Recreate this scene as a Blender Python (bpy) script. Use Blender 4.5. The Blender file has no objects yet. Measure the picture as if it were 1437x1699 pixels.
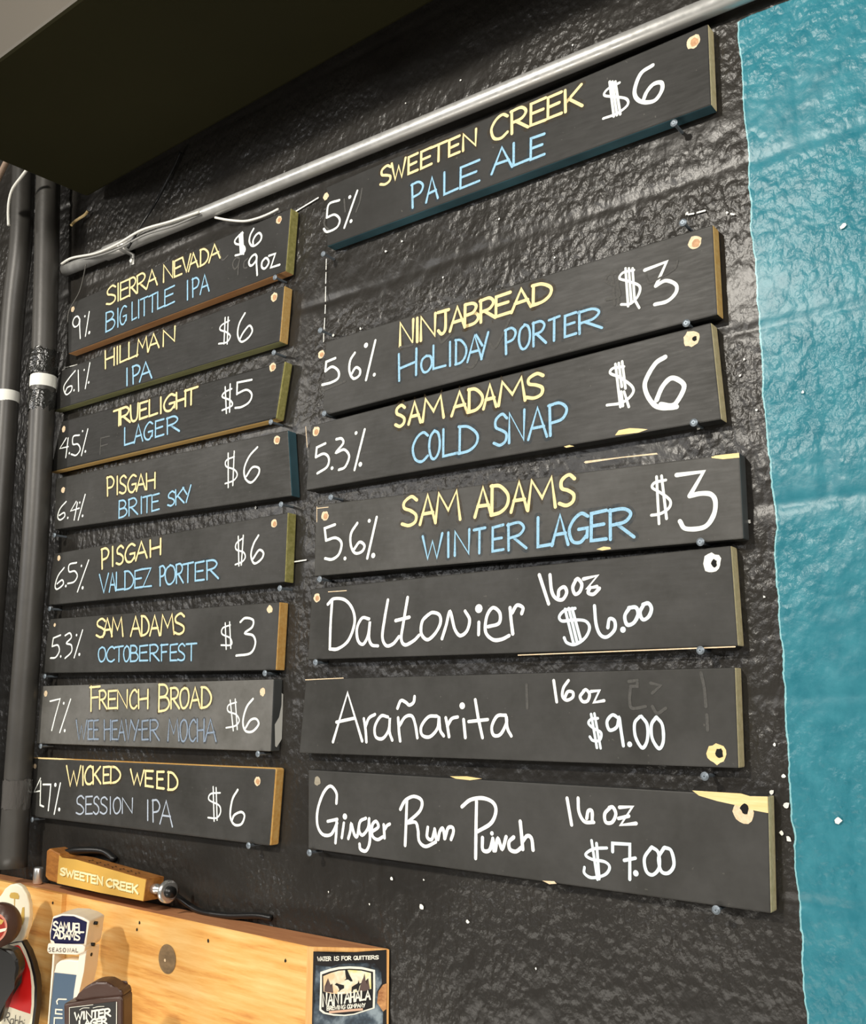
import bpy, bmesh, math, random
import numpy as np
from mathutils import Vector, Matrix, noise
random.seed(7)
S = bpy.context.scene
COL = S.collection

# ------------------------------------------------------------------ camera
ZC = 1.62                      # camera height above the floor
CD = 1.045                     # camera distance from the wall (wall face is y = 0)
FPX, CX, CY = 1614.0, 718.5, 849.5
YAW, PIT = math.radians(-36.9), math.radians(11.1)
FV = Vector((math.sin(YAW)*math.cos(PIT), math.cos(YAW)*math.cos(PIT), math.sin(PIT)))
RV = Vector((math.cos(YAW), -math.sin(YAW), 0))
UV = RV.cross(FV)
CAM = Vector((0, -CD, ZC))
cd = bpy.data.cameras.new('camera'); cam = bpy.data.objects.new('camera', cd); COL.objects.link(cam)
m = Matrix((RV, UV, -FV)).transposed().to_4x4(); m.translation = CAM
cam.matrix_world = m
cd.sensor_fit = 'VERTICAL'; cd.sensor_height = 36.0; cd.lens = FPX/1699*36.0
cd.clip_start = 0.02
S.camera = cam
S.view_settings.view_transform = 'Standard'; S.view_settings.look = 'None'
S.view_settings.gamma = 1.0; S.view_settings.use_curve_mapping = False
S.view_settings.exposure = 0.0

# ------------------------------------------------------------------ light
w = bpy.data.worlds.new('room_air'); S.world = w; w.use_nodes = True
w.node_tree.nodes['Background'].inputs[0].default_value = (0.92, 0.9, 0.84, 1)
w.node_tree.nodes['Background'].inputs[1].default_value = 0.08

def aim(o, target):
    d = Vector(target) - o.location
    o.rotation_euler = d.to_track_quat('-Z', 'Y').to_euler()
def area(name, loc, target, sx, sy, power, col):
    l = bpy.data.lights.new(name, 'AREA'); l.shape = 'RECTANGLE'; l.size = sx; l.size_y = sy
    l.energy = power; l.color = col
    o = bpy.data.objects.new(name, l); COL.objects.link(o); o.location = loc; aim(o, target); return o
def spot(name, loc, target, power, col, angle, blend, radius):
    l = bpy.data.lights.new(name, 'SPOT'); l.energy = power; l.color = col
    l.spot_size = math.radians(angle); l.spot_blend = blend; l.shadow_soft_size = radius
    o = bpy.data.objects.new(name, l); COL.objects.link(o); o.location = loc; aim(o, target); return o
# ceiling lamp in front of the boards
spot('lamp_ceiling', (-1.25, -2.9, ZC+1.66), (-0.95, 0, ZC+0.15), 300, (1.0, 0.94, 0.84), 100, 0.8, 0.10)
# weaker lamp further left
spot('lamp_ceiling_left', (-4.2, -2.9, ZC+1.60), (-1.2, 0, ZC+0.4), 90, (1.0, 0.93, 0.82), 80, 0.8, 0.10)
# far ceiling lights across the room
area('lamps_room_back', (-4.6, -6.0, ZC+1.62), (-1.0, 0, ZC+0.1), 4.0, 0.5, 85, (0.98, 0.98, 1.0))
# room light from the right
area('lamp_ceiling_right', (2.0, -2.9, ZC+1.7), (-0.8, 0, ZC+0.25), 0.9, 0.6, 105, (1.0, 0.95, 0.88))
# added fill near the floor, aimed up to brighten the board undersides
area('low_fill_light', (-1.3, -1.9, 0.18), (-0.9, 0, ZC+0.3), 2.2, 0.4, 24, (1.0, 0.95, 0.86))

# ------------------------------------------------------------------ helpers
def ray(x, y):
    return RV*((x-CX)/FPX) - UV*((y-CY)/FPX) + FV
def onplane(x, y, p, n):
    d = ray(x, y); return CAM + d*((Vector(p)-CAM).dot(n)/d.dot(n))
def at(x, y, D):
    return onplane(x, y, (0, D-CD, 0), Vector((0, 1, 0)))
def onz(x, y, z):
    return onplane(x, y, (0, 0, z), Vector((0, 0, 1)))

def lin(c):
    def f(v):
        v /= 255.0
        return v/12.92 if v <= 0.04045 else ((v+0.055)/1.055)**2.4
    return tuple(f(v) for v in c)

def newmat(name, rgb, rough=0.5, metal=0.0, spec=0.5):
    mt = bpy.data.materials.new(name); mt.use_nodes = True
    b = mt.node_tree.nodes['Principled BSDF']
    b.inputs['Base Color'].default_value = (*rgb, 1); b.inputs['Roughness'].default_value = rough
    b.inputs['Metallic'].default_value = metal; b.inputs['Specular IOR Level'].default_value = spec
    return mt
class NT:
    """short-hand for building node trees"""
    def __init__(s, mt): s.t = mt.node_tree; s.b = s.t.nodes['Principled BSDF']
    def n(s, typ, **kw):
        x = s.t.nodes.new(typ)
        for k, v in kw.items():
            if k in x.inputs.keys(): x.inputs[k].default_value = v
            else: setattr(x, k, v)
        return x
    def l(s, a, b): s.t.links.new(a, b)
    def coords(s, scale=(1, 1, 1), kind='Object'):
        tc = s.n('ShaderNodeTexCoord'); mp = s.n('ShaderNodeMapping')
        mp.inputs['Scale'].default_value = scale
        s.l(tc.outputs[kind], mp.inputs['Vector']); return mp.outputs['Vector']
    def noise(s, vec, scale, detail=4, rough=0.6):
        x = s.n('ShaderNodeTexNoise', Scale=scale, Detail=detail, Roughness=rough); s.l(vec, x.inputs['Vector']); return x.outputs['Fac']
    def ramp(s, fac, *stops):
        x = s.n('ShaderNodeValToRGB'); e = x.color_ramp.elements
        while len(e) < len(stops): e.new(0.5)
        for i, (p, c) in enumerate(stops):
            e[i].position = p; e[i].color = (*c, 1) if len(c) == 3 else c
        s.l(fac, x.inputs['Fac']); return x.outputs['Color']
    def mix(s, fac, a, b):
        x = s.n('ShaderNodeMix', data_type='RGBA')
        for v, i in ((fac, 0), (a, 6), (b, 7)):
            if hasattr(v, 'is_linked') or hasattr(v, 'links'): s.l(v, x.inputs[i])
            elif isinstance(v, (int, float)): x.inputs[i].default_value = v
            else: x.inputs[i].default_value = (*v, 1)
        return x.outputs[2]
    def math(s, op, a, b=0.0, c=None):
        x = s.n('ShaderNodeMath', operation=op)
        for i, v in enumerate((a, b, c)):
            if v is None: continue
            if isinstance(v, (int, float)): x.inputs[i].default_value = v
            else: s.l(v, x.inputs[i])
        return x.outputs[0]
    def bump(s, h, strength, dist):
        x = s.n('ShaderNodeBump', Strength=strength, Distance=dist); s.l(h, x.inputs['Height'])
        s.l(x.outputs['Normal'], s.b.inputs['Normal']); return x
    def base(s, c): s.l(c, s.b.inputs['Base Color'])

def link(name, me, mats, parent=None):
    o = bpy.data.objects.new(name, me); COL.objects.link(o)
    for mt in (mats if isinstance(mats, (list, tuple)) else [mats]): me.materials.append(mt)
    if parent:
        o.parent = parent; o.matrix_parent_inverse = Matrix.Translation(-parent.location)
    return o
def obj(name, bm, mats, parent=None, smooth=False):
    me = bpy.data.meshes.new(name)
    bmesh.ops.recalc_face_normals(bm, faces=bm.faces)
    bm.to_mesh(me); bm.free()
    if smooth:
        for p in me.polygons: p.use_smooth = True
    return link(name, me, mats, parent)
def tag(o, label, cat, group=None, kind=None):
    o['label'] = label; o['category'] = cat
    if group: o['group'] = group
    if kind: o['kind'] = kind
    return o
def thing(name, loc, label, cat, group=None):
    o = bpy.data.objects.new(name, None); COL.objects.link(o); o.location = loc
    o.empty_display_size = 0.03
    return tag(o, label, cat, group)
def structure(o): o['kind'] = 'structure'; return o

def prism(bm, front, off, bevel=0.0, mat=0):
    """closed prism: the front polygon and its copy shifted by off"""
    off = Vector(off)
    a = [bm.verts.new(p) for p in front]; b = [bm.verts.new(Vector(p)+off) for p in front]
    fs = [bm.faces.new(a), bm.faces.new(b[::-1])]
    n = len(a)
    for i in range(n): fs.append(bm.faces.new((a[i], b[i], b[(i+1) % n], a[(i+1) % n])))
    for f in fs: f.material_index = mat
    if bevel:
        es = list({e for f in fs for e in f.edges})
        bmesh.ops.bevel(bm, geom=es, offset=bevel, segments=2, profile=0.5, affect='EDGES')
    return fs
def tube(bm, pts, r, seg=12, cap=True):
    pts = [Vector(p) for p in pts]; rings = []
    rr = r if isinstance(r, (list, tuple)) else [r]*len(pts)
    prev = None
    for i, p in enumerate(pts):
        t = (pts[min(i+1, len(pts)-1)] - pts[max(i-1, 0)]).normalized()
        ref = prev if prev is not None else (Vector((0, 0, 1)) if abs(t.z) < 0.9 else Vector((1, 0, 0)))
        u = (ref - t*ref.dot(t)).normalized(); v = t.cross(u); prev = u
        rings.append([bm.verts.new(p + (u*math.cos(2*math.pi*k/seg) + v*math.sin(2*math.pi*k/seg))*rr[i]) for k in range(seg)])
    for a, b in zip(rings, rings[1:]):
        for k in range(seg): bm.faces.new((a[k], a[(k+1) % seg], b[(k+1) % seg], b[k]))
    if cap: bm.faces.new(rings[0][::-1]); bm.faces.new(rings[-1])
def crom(pts, n=7):
    """Catmull-Rom through the points"""
    if len(pts) < 3: return [Vector(p) for p in pts]
    P = [Vector(p) for p in pts]; P = [P[0]*2-P[1]] + P + [P[-1]*2-P[-2]]
    out = []
    for i in range(1, len(P)-2):
        a, b, c, d = P[i-1:i+3]
        for k in range(n):
            t = k/n
            out.append(0.5*((2*b) + (c-a)*t + (2*a-5*b+4*c-d)*t*t + (3*b-a-3*c+d)*t**3))
    out.append(P[-2]); return out
def box(bm, lo, hi, bevel=0.0):
    lo, hi = Vector(lo), Vector(hi)
    prism(bm, [(lo.x, lo.y, lo.z), (hi.x, lo.y, lo.z), (hi.x, lo.y, hi.z), (lo.x, lo.y, hi.z)], (0, hi.y-lo.y, 0), bevel)

class Plane:
    """a flat face in the room on which marks are laid out"""
    def __init__(s, p, n, lift=0.0):
        s.n = Vector(n).normalized(); s.p = Vector(p) + s.n*lift
        s.u = Vector((0, 0, 1)).cross(s.n).normalized()
        s.v = s.n.cross(s.u)
    def pt(s, x, y): return onplane(x, y, s.p, s.n)
    def to2(s, q): d = q - s.p; return Vector((d.dot(s.u), d.dot(s.v)))
    def to3(s, a, h=0.0): return s.p + s.u*a.x + s.v*a.y + s.n*h

def ribbon(bm, pts2, wid, pl, h, raised=0.0, taper=True):
    """one pen stroke as a flat ribbon with round ends"""
    P = [pts2[0]]
    for q in pts2[1:]:
        if (q-P[-1]).length > wid*0.12: P.append(q)
    if len(P) < 2: P = [P[0]-Vector((wid*.1, 0)), P[0]+Vector((wid*.1, 0))]
    L, Rr = [], []
    n = len(P)
    for i in range(n):
        t0 = (P[i]-P[i-1]).normalized() if i > 0 else None
        t1 = (P[i+1]-P[i]).normalized() if i < n-1 else None
        t = (t0+t1) if (t0 and t1) else (t0 or t1)
        if t.length < 0.3: t = t1
        t.normalize(); nn = Vector((-t.y, t.x))
        k = 1.0
        if t0 and t1: k = min(1.35, 1.0/max(0.5, abs(nn.dot(Vector((-t1.y, t1.x))))))
        hw = wid*0.5*k*(1+0.10*noise.noise(Vector((P[i].x*160, P[i].y*160, wid*1000))))
        L.append(P[i]+nn*hw); Rr.append(P[i]-nn*hw)
    def arc(c, d, a):   # round cap
        base = math.atan2(d.y, d.x); return [c + Vector((math.cos(base+q), math.sin(base+q)))*wid*0.5 for q in a]
    d0 = (P[0]-P[1]).normalized(); d1 = (P[-1]-P[-2]).normalized()
    c0 = arc(P[0], d0, (0.9, 0.3, -0.3, -0.9)); c1 = arc(P[-1], d1, (0.9, 0.3, -0.3, -0.9))
    mk = lambda q, i=0: bm.verts.new(pl.to3(q, h+i*4e-6))
    l = [mk(q, i) for i, q in enumerate(L)]; r = [mk(q, i) for i, q in enumerate(Rr)]
    fs = []
    for i in range(n-1): fs.append(bm.faces.new((l[i], r[i], r[i+1], l[i+1])))
    a = [mk(q) for q in c0]; b = [mk(q, n-1) for q in c1]
    fs.append(bm.faces.new([r[0]] + a[::1] + [l[0]] if False else [l[0], r[0]] + a[::1]))
    fs.append(bm.faces.new([r[-1], l[-1]] + b[::1]))
    if raised:
        ret = bmesh.ops.extrude_face_region(bm, geom=fs)
        vs = [g for g in ret['geom'] if isinstance(g, bmesh.types.BMVert)]
        bmesh.ops.translate(bm, verts=vs, vec=pl.n*raised)
def disc(bm, c2, r, pl, h, seg=14, sx=1.0, jag=0.0):
    vs = [bm.verts.new(pl.to3(c2+Vector((math.cos(a)*sx, math.sin(a)))*r*(1+jag*random.uniform(-1, 1)), h)) for a in [2*math.pi*k/seg for k in range(seg)]]
    return bm.faces.new(vs)
def poly(bm, pl, pts, h):
    return bm.faces.new([bm.verts.new(pl.to3(pl.to2(pl.pt(*p)), h)) for p in pts])

# ---- a single-line capital alphabet in hand-drawn proportions (unit box, y up)
G = {
'A': 'l 0 0 .5 1 1 0|l .18 .36 .84 .38',
'B': 'l 0 0 .04 1|c .02 1 .6 .98 .85 .78 .62 .56 .1 .5|c .1 .5 .75 .5 1 .27 .7 .04 0 0',
'C': 'c 1 .86 .7 1 .3 .85 .03 .5 .18 .12 .6 0 1 .14',
'D': 'l .04 0 .06 1|c 0 1 .5 .95 .95 .62 .92 .28 .55 .05 0 0',
'E': 'l 1 1 .06 .96 .04 .02 1 .03|l .06 .52 .85 .54',
'F': 'l .1 0 .12 1|l 0 .97 1 1|l .12 .54 .8 .56',
'G': 'c 1 .88 .65 1 .25 .8 .03 .45 .2 .08 .6 0 .92 .2|l .95 .15 .98 .46 .52 .44',
'H': 'l .06 0 .04 1|l .96 0 .98 1|l .05 .48 .97 .52',
'I': 'l .5 0 .5 1',
'J': 'l 0 1 1 1|c .7 1 .72 .5 .66 .12 .35 0 .05 .2',
'K': 'l .06 0 .04 1|l .95 1 .1 .45|l .28 .54 1 0',
'L': 'l .05 1 .04 .03 1 .06',
'M': 'l 0 0 .14 1 .52 .36 .86 1 1 0',
'N': 'l .03 0 .05 1 .93 .02 .97 1',
'O': 'c .5 1 .12 .82 0 .45 .2 .06 .55 0 .9 .22 1 .58 .85 .9 .5 1',
'P': 'l .1 0 .06 1|c 0 .97 .6 1 .98 .78 .75 .5 .12 .42',
'R': 'l .06 0 .05 1|c 0 .98 .6 1 .88 .78 .65 .54 .12 .46|l .3 .48 1 0',
'S': 'c .95 .86 .6 1 .15 .85 .15 .62 .55 .5 .9 .33 .85 .1 .45 0 0 .1',
'T': 'l 0 .96 1 1|l .5 .98 .48 0',
'U': 'c 0 1 .05 .4 .2 .06 .55 0 .85 .15 .95 .5 1 1',
'V': 'l 0 1 .48 0 1 1',
'W': 'l 0 1 .25 0 .5 .72 .72 0 1 1',
'Y': 'l 0 1 .5 .5|l 1 1 .42 0',
'Z': 'l .05 1 .95 1 .05 .02 1 .04',
'Q': 'c .5 1 .12 .82 0 .45 .2 .06 .55 0 .9 .22 1 .58 .85 .9 .5 1|l .6 .3 1 0',
'-': 'l .1 .5 .9 .5',
}
def parse(st):
    out = []
    for s in st.split('|'):
        k = s.split(); v = [float(q) for q in k[1:]]
        out.append((k[0], [(v[i], v[i+1]) for i in range(0, len(v)-1, 2)], v))
    return out
def crop(name):
    c = CROPS[name]; return lambda x, y: (c[0]+x/c[2], c[1]+y/c[2])
# windows of the photograph in which the marks were measured: origin and scale
CROPS = {'A': (60, 340, 2.9938), 'B': (60, 560, 2.9938), 'C': (40, 840, 2.9938), 'D': (30, 1100, 2.9938),
 'E': (500, 330, 3.9917), 'F': (860, 330, 3.5925), 'G': (490, 560, 3.505), 'H': (860, 560, 3.5925),
 'I': (490, 880, 3.505), 'J': (860, 880, 3.5925), 'K': (490, 1240, 3.505), 'L': (860, 1240, 3.266),
 'M': (500, 0, 2.874), 'N': (937, 0, 2.874), 'R': (80, 420, 6.532), 'T': (330, 340, 8.453), 'V': (40, 1230, 8.942),
 'S': (70, 1490, 8.129), 'X': (0, 1440, 6.557), 'Y': (70, 1390, 6.248), 'Z': (500, 1560, 8.981), 'O': (0, 0, 1.0)}
class Pen:
    """collects strokes on one plane into one mesh"""
    def __init__(s, pl, h=0.0003, raised=0.0): s.bm = bmesh.new(); s.pl = pl; s.h = h; s.i = 0; s.raised = raised
    def step(s): s.i += 1; return s.h + (s.i % 10)*0.00005
    def draw(s, c, st, wid):
        f = crop(c)
        for k, pts, v in parse(st):
            if k == 'd':
                q = s.pl.to2(s.pl.pt(*f(v[0], v[1]))); disc(s.bm, q, v[2]*0.0012, s.pl, s.step(), 12); continue
            p2 = [s.pl.to2(s.pl.pt(*f(*p))) for p in pts]
            if k == 'c': p2 = [Vector(q) for q in crom([(q.x, q.y, 0) for q in p2])]; p2 = [Vector((q.x, q.y)) for q in p2]
            ribbon(s.bm, p2, wid*0.001, s.pl, s.step(), s.raised)
    def word(s, c, text, ext, base, top, wid, jit=0.03):
        f = crop(c)
        ln = lambda b, x: b[1] + (b[3]-b[1])*(x-b[0])/(b[2]-b[0])
        for ch, (xl, xr) in zip(text, ext):
            jy = random.uniform(-jit, jit)
            for k, pts, v in parse(G[ch]):
                p2 = []
                for a, b in pts:
                    x = xl+(xr-xl)*(a if ch != 'I' else 0.5); yb, yt = ln(base, x), ln(top, x)
                    q = f(x, yb+(yt-yb)*(b+jy*(1-2*abs(b-.5)) + random.uniform(-jit, jit)*.5)); p2.append(s.pl.to2(s.pl.pt(*q)))
                if k == 'c': p2 = [Vector((q.x, q.y)) for q in crom([(q.x, q.y, 0) for q in p2])]
                ribbon(s.bm, p2, wid*0.001, s.pl, s.step(), s.raised)
    def done(s, name, mt, parent, label=None):
        o = obj(name, s.bm, mt, parent)
        if label: o['label'] = label
        return o

# ------------------------------------------------------------------ materials
def paint_noise(name, rgb, rough, bump=0.15, scale=60, var=0.35, spec=0.5):
    mt = newmat(name, rgb, rough, 0, spec); t = NT(mt); v = t.coords()
    n = t.noise(v, scale, 5); big = t.noise(v, scale*.12, 3)
    t.base(t.ramp(big, (0.3, tuple(c*(1-var) for c in rgb)), (0.7, tuple(c*(1+var) for c in rgb))))
    t.bump(n, bump, 0.001); return mt
def wood(name, a, b, rough=0.6, sc=(3, 40, 40), paint=None, amount=0.5):
    mt = newmat(name, a, rough); t = NT(mt); v = t.coords(sc)
    n = t.noise(v, 4, 6, 0.65)
    c = t.ramp(n, (0.3, a), (0.7, b))
    if paint:
        p = t.noise(t.coords((1, 1, 1)), 26, 6, 0.7)
        c = t.mix(t.ramp(p, (amount-.06, (0, 0, 0)), (amount+.06, (1, 1, 1))), c, paint)
    t.base(c); t.bump(n, 0.15, 0.001); return mt

# wall: black gloss paint left of a ragged vertical edge, teal paint right of it, over block work
BLUE_X0, BLUE_TOP = -0.326, ZC+0.803
MW = newmat('painted_block_wall', (.02, .02, .02), 0.35, 0, .34)
t = NT(MW); v = t.coords()
sep = t.n('ShaderNodeSeparateXYZ'); t.l(v, sep.inputs[0])
ed = t.noise(t.coords((1, 1, 1)), 9, 5, 0.65)
ex = t.math('ADD', sep.outputs[0], t.math('MULTIPLY', t.math('SUBTRACT', ed, 0.5), 0.022))
mx = t.math('GREATER_THAN', ex, BLUE_X0)
mz = t.math('LESS_THAN', t.math('ADD', sep.outputs[2], t.math('MULTIPLY', t.math('SUBTRACT', ed, 0.5), 0.02)), BLUE_TOP)
mask = t.math('MULTIPLY', mx, mz)
lip = t.math('MULTIPLY', t.math('LESS_THAN', t.math('ABSOLUTE', t.math('SUBTRACT', ex, BLUE_X0)), 0.0008), mz)
fine = t.noise(t.coords((1, 1, .8)), 78, 5, 0.65)
mid = t.noise(t.coords((1, 1, 1)), 34, 4, 0.6)
patch = t.noise(t.coords((1, 1, 1)), 6, 3, 0.5)
blk = t.ramp(patch, (0.3, (.019, .0172, .015)), (0.7, (.033, .0305, .027)))
blu = t.ramp(mid, (0.25, lin((30, 108, 124))), (0.75, lin((62, 136, 150))))
c = t.mix(mask, blk, blu); c = t.mix(lip, c, lin((140, 195, 202)))
t.base(c)
rg = t.ramp(mask, (0, (.31, .31, .31)), (1, (.34, .34, .34))); t.l(rg, t.b.inputs['Roughness'])
# rounded paint lumps of about a centimetre, rougher in some patches than in others
wv = t.n('ShaderNodeVectorMath', operation='MULTIPLY_ADD'); wn = t.n('ShaderNodeTexNoise', Scale=60.0, Detail=2.0)
t.l(t.coords((1, 1, .8)), wn.inputs['Vector']); t.l(wn.outputs['Color'], wv.inputs[0]); wv.inputs[1].default_value = (.012, .012, .012); t.l(t.coords((1, 1, .8)), wv.inputs[2])
def lumps(scale):
    vo = t.n('ShaderNodeTexVoronoi', feature='SMOOTH_F1', Scale=scale, Smoothness=0.6); t.l(wv.outputs[0], vo.inputs['Vector'])
    return t.math('SUBTRACT', 1.0, vo.outputs['Distance'])
amt = t.ramp(patch, (0.38, (.22, .22, .22)), (0.60, (1, 1, 1)))
# the mortar beds are smeared smooth
jz = t.math('ABSOLUTE', t.math('SUBTRACT', t.math('FRACT', t.math('ADD', t.math('DIVIDE', t.math('SUBTRACT', sep.outputs[2], ZC+.210), .2035), .5)), .5))
amt = t.math('MULTIPLY', amt, t.ramp(t.math('ADD', jz, t.math('MULTIPLY', ed, .08)), (.07, (.40, .40, .40)), (.17, (1, 1, 1))))
hgt = t.math('ADD', t.math('MULTIPLY', lumps(95), 0.9), t.math('MULTIPLY', t.noise(t.coords((1, 1, .8)), 170, 2, .5), 0.5))
hgt = t.math('ADD', t.math('MULTIPLY', t.math('SUBTRACT', t.math('ADD', hgt, t.math('MULTIPLY', fine, .5)), 1.05), amt), t.math('MULTIPLY', mask, 0.05))
t.bump(hgt, 1.0, 0.0025)

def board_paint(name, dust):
    """matt black board paint greyed by chalk dust and by sheen painted into the colour"""
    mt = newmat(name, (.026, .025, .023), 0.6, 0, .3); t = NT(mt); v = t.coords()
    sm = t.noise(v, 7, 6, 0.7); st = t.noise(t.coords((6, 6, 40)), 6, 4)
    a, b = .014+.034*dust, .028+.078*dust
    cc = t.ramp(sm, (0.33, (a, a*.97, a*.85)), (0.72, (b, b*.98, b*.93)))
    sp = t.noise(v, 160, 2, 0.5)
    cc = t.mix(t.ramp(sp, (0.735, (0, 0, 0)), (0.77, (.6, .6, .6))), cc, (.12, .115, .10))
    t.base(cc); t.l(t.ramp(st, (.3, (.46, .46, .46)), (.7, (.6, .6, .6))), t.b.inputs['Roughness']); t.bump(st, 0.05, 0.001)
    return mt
BP = {'clean': board_paint('chalkboard_paint', 0.1), 'faint_sheen': board_paint('chalkboard_paint_faint_sheen', 0.45), 'dusty_sheen': board_paint('chalkboard_paint_dusty_sheen', 0.9), 'grey': board_paint('chalkboard_paint_grey_sheen', 2.1)}
DUST_SHEEN = {'sn': 'clean', 'hill': 'clean', 'true': 'clean', 'sweeten': 'clean', 'brite': 'faint_sheen', 'vald': 'faint_sheen', 'octo': 'faint_sheen', 'fren': 'grey', 'wick': 'faint_sheen', 'ninja': 'faint_sheen', 'cold': 'faint_sheen', 'winter': 'dusty_sheen', 'dalt': 'faint_sheen', 'aran': 'faint_sheen', 'ging': 'faint_sheen'}  # greyer levels paint the sheen on the lower boards, besides real chalk dust

def chalk(name, rgb, worn=0.40, dark=(.05, .05, .05)):
    mt = newmat(name, rgb, 0.9, 0, 0.1); t = NT(mt); n = t.noise(t.coords(), 420, 4, 0.7)
    k = tuple(.5*a+.5*d for a, d in zip(rgb, dark))
    t.base(t.ramp(n, (worn-.14, k), (worn+.02, rgb))); return mt
CH_Y = chalk('yellow_chalk', lin((250, 228, 170)), .36)
CH_B = chalk('blue_chalk', lin((156, 200, 226)), .44)
CH_B2 = chalk('faded_blue_chalk', lin((140, 156, 176)), .46)
CH_W = chalk('white_chalk', lin((242, 246, 240)), .36)
CH_P = newmat('white_chalk_pen', lin((248, 249, 246)), 0.7, 0, 0.2)
CH_PB = newmat('pale_blue_chalk_pen', lin((226, 240, 244)), 0.7, 0, 0.2)
CH_G = chalk('wiped_chalk', (.10, .098, .092), .5)
def halo(name, tint):
    mt = newmat(name, tint, 0.7, 0, .2); t = NT(mt); n = t.noise(t.coords(), 110, 5, .65)
    t.base(t.ramp(n, (0, tint), (1, tint))); t.l(t.ramp(n, (.42, (0, 0, 0)), (.72, (.55, .55, .55))), t.b.inputs['Alpha']); return mt
HALO = {'yellow_chalk': halo('yellow_chalk_dust', (.085, .060, .030)), 'blue_chalk': halo('blue_chalk_dust', (.055, .075, .092)), 'faded_blue_chalk': halo('faded_chalk_dust', (.085, .095, .11))}
M_raw = wood('raw_pine', lin((232, 186, 112)), lin((246, 212, 150)))
M_plug = wood('raw_wood_hole', lin((222, 190, 150)), lin((240, 222, 190)), sc=(60, 60, 60))
M_sink_shade = wood('brown_hole_shade', lin((176, 128, 88)), lin((214, 170, 128)), sc=(60, 60, 60))
M_chip = wood('torn_raw_wood', lin((236, 200, 130)), lin((250, 226, 170)), sc=(6, 40, 60))
M_white = newmat('white_paint', lin((240, 240, 232)), 0.6)
M_hole = newmat('dark_hole', (.004, .004, .004), 0.9)
BLKP = (.02, .02, .018)
def edge(name, a, b, amount=None):
    return wood('edge_'+name, lin(a), lin(b), 0.55, (3, 40, 40), BLKP if amount else None, amount or .5)
ED = {
 'dark': paint_noise('edge_black', (.022, .022, .021), .45), 'brown': edge('brown', (180, 126, 82), (206, 156, 106)),
 'olive': edge('olive', (150, 146, 76), (200, 192, 124)), 'green': edge('green', (120, 122, 80), (165, 164, 118)),
 'pine': edge('pine', (226, 176, 96), (244, 208, 138)), 'orange': edge('orange', (232, 170, 84), (250, 206, 128)),
 'teal': paint_noise('edge_teal', lin((70, 108, 120)), .4, var=.4), 'cream': edge('cream', (206, 190, 140), (236, 220, 178)),
 'grey': paint_noise('edge_grey', (.07, .075, .075), .5),
}
M_screw = newmat('screw_steel', (.24, .28, .32), 0.5, 0.6)
M_steel = newmat('galvanised_steel', (.62, .62, .60), 0.36, 0.55); t = NT(M_steel)
t.l(t.ramp(t.noise(t.coords(), 70, 5), (.35, (.28, .28, .28)), (.7, (.48, .48, .48))), t.b.inputs['Roughness'])
M_pipe = paint_noise('black_pipe_paint', (.050, .047, .042), .42, .2, 90, .2)
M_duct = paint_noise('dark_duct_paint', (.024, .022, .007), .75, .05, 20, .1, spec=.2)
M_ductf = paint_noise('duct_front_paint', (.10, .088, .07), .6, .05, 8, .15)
M_cable = newmat('white_cable_jacket', lin((236, 234, 226)), 0.45)
M_wire = newmat('grey_wire', (.09, .085, .075), 0.5)
M_blackc = newmat('black_rubber', (.012, .012, .012), 0.32)
M_tape = newmat('black_tape', (.02, .02, .018), 0.22); t = NT(M_tape); t.bump(t.noise(t.coords(), 60, 3), .8, .004)
M_clear = newmat('clear_tape', (.09, .085, .08), 0.12); t = NT(M_clear); t.bump(t.noise(t.coords((1, 1, .3)), 80, 3), .8, .004)
M_chrome = newmat('chrome', (.9, .9, .88), 0.28, .9)

# ------------------------------------------------------------------ the setting
def grid_wall():
    xs = np.concatenate([[-7, -5, -3.5, -2.8], np.arange(-2.6, 0.06, 0.005), [0.5, 1.5, 3.5]])
    zs = np.concatenate([[0, .5], np.arange(ZC-.72, ZC+1.20, 0.005), [ZC+1.5, ZC+1.9]])
    nx, nz = len(xs), len(zs)
    JZ = ZC + 0.210; CH = 0.2035; BW = 0.407
    X, Z = np.meshgrid(xs, zs)
    row = np.floor((Z-JZ)/CH); dz = np.abs(((Z-JZ)/CH) - np.round((Z-JZ)/CH))*CH
    xo = (X+0.469 + (row % 2)*BW/2 - BW/2*(((ZC+0.58-JZ)//CH) % 2))/BW
    dx = np.abs(xo-np.round(xo))*BW
    g = np.maximum(np.exp(-(dz/.0055)**2), 0.8*np.exp(-(dx/.0055)**2))
    Y = np.zeros_like(X)
    for j in range(nz):
        for i in range(nx):
            p = Vector((X[j, i], 0, Z[j, i]))
            a = noise.noise(p*3.1); b = noise.noise(p*28); c_ = noise.noise(p*62+Vector((3, 1, 2)))
            k = 0.45+0.55*min(1, max(0, a*2+.5))
            Y[j, i] = -(0.0011*b + 0.0008*c_)*k - 0.001*noise.noise(p*1.3)
    Y = np.clip(Y + 0.0017*g*(0.75+.25*np.sin(X*23+Z*11)), -0.002, 0.006)
    co = np.stack([X, Y, Z], -1).reshape(-1, 3)
    idx = np.arange(nx*nz).reshape(nz, nx)
    f = np.stack([idx[:-1, :-1], idx[:-1, 1:], idx[1:, 1:], idx[1:, :-1]], -1).reshape(-1, 4)
    me = bpy.data.meshes.new('wall_back')
    me.vertices.add(len(co)); me.vertices.foreach_set('co', co.astype(np.float32).ravel())
    me.loops.add(f.size); me.loops.foreach_set('vertex_index', f.astype(np.int32).ravel())
    me.polygons.add(len(f)); me.polygons.foreach_set('loop_start', np.arange(0, f.size, 4, dtype=np.int32))
    me.polygons.foreach_set('loop_total', np.full(len(f), 4, dtype=np.int32))
    me.update(); me.validate()
    for p in me.polygons: p.use_smooth = True
    return link('wall_back', me, MW)
structure(grid_wall())
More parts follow.
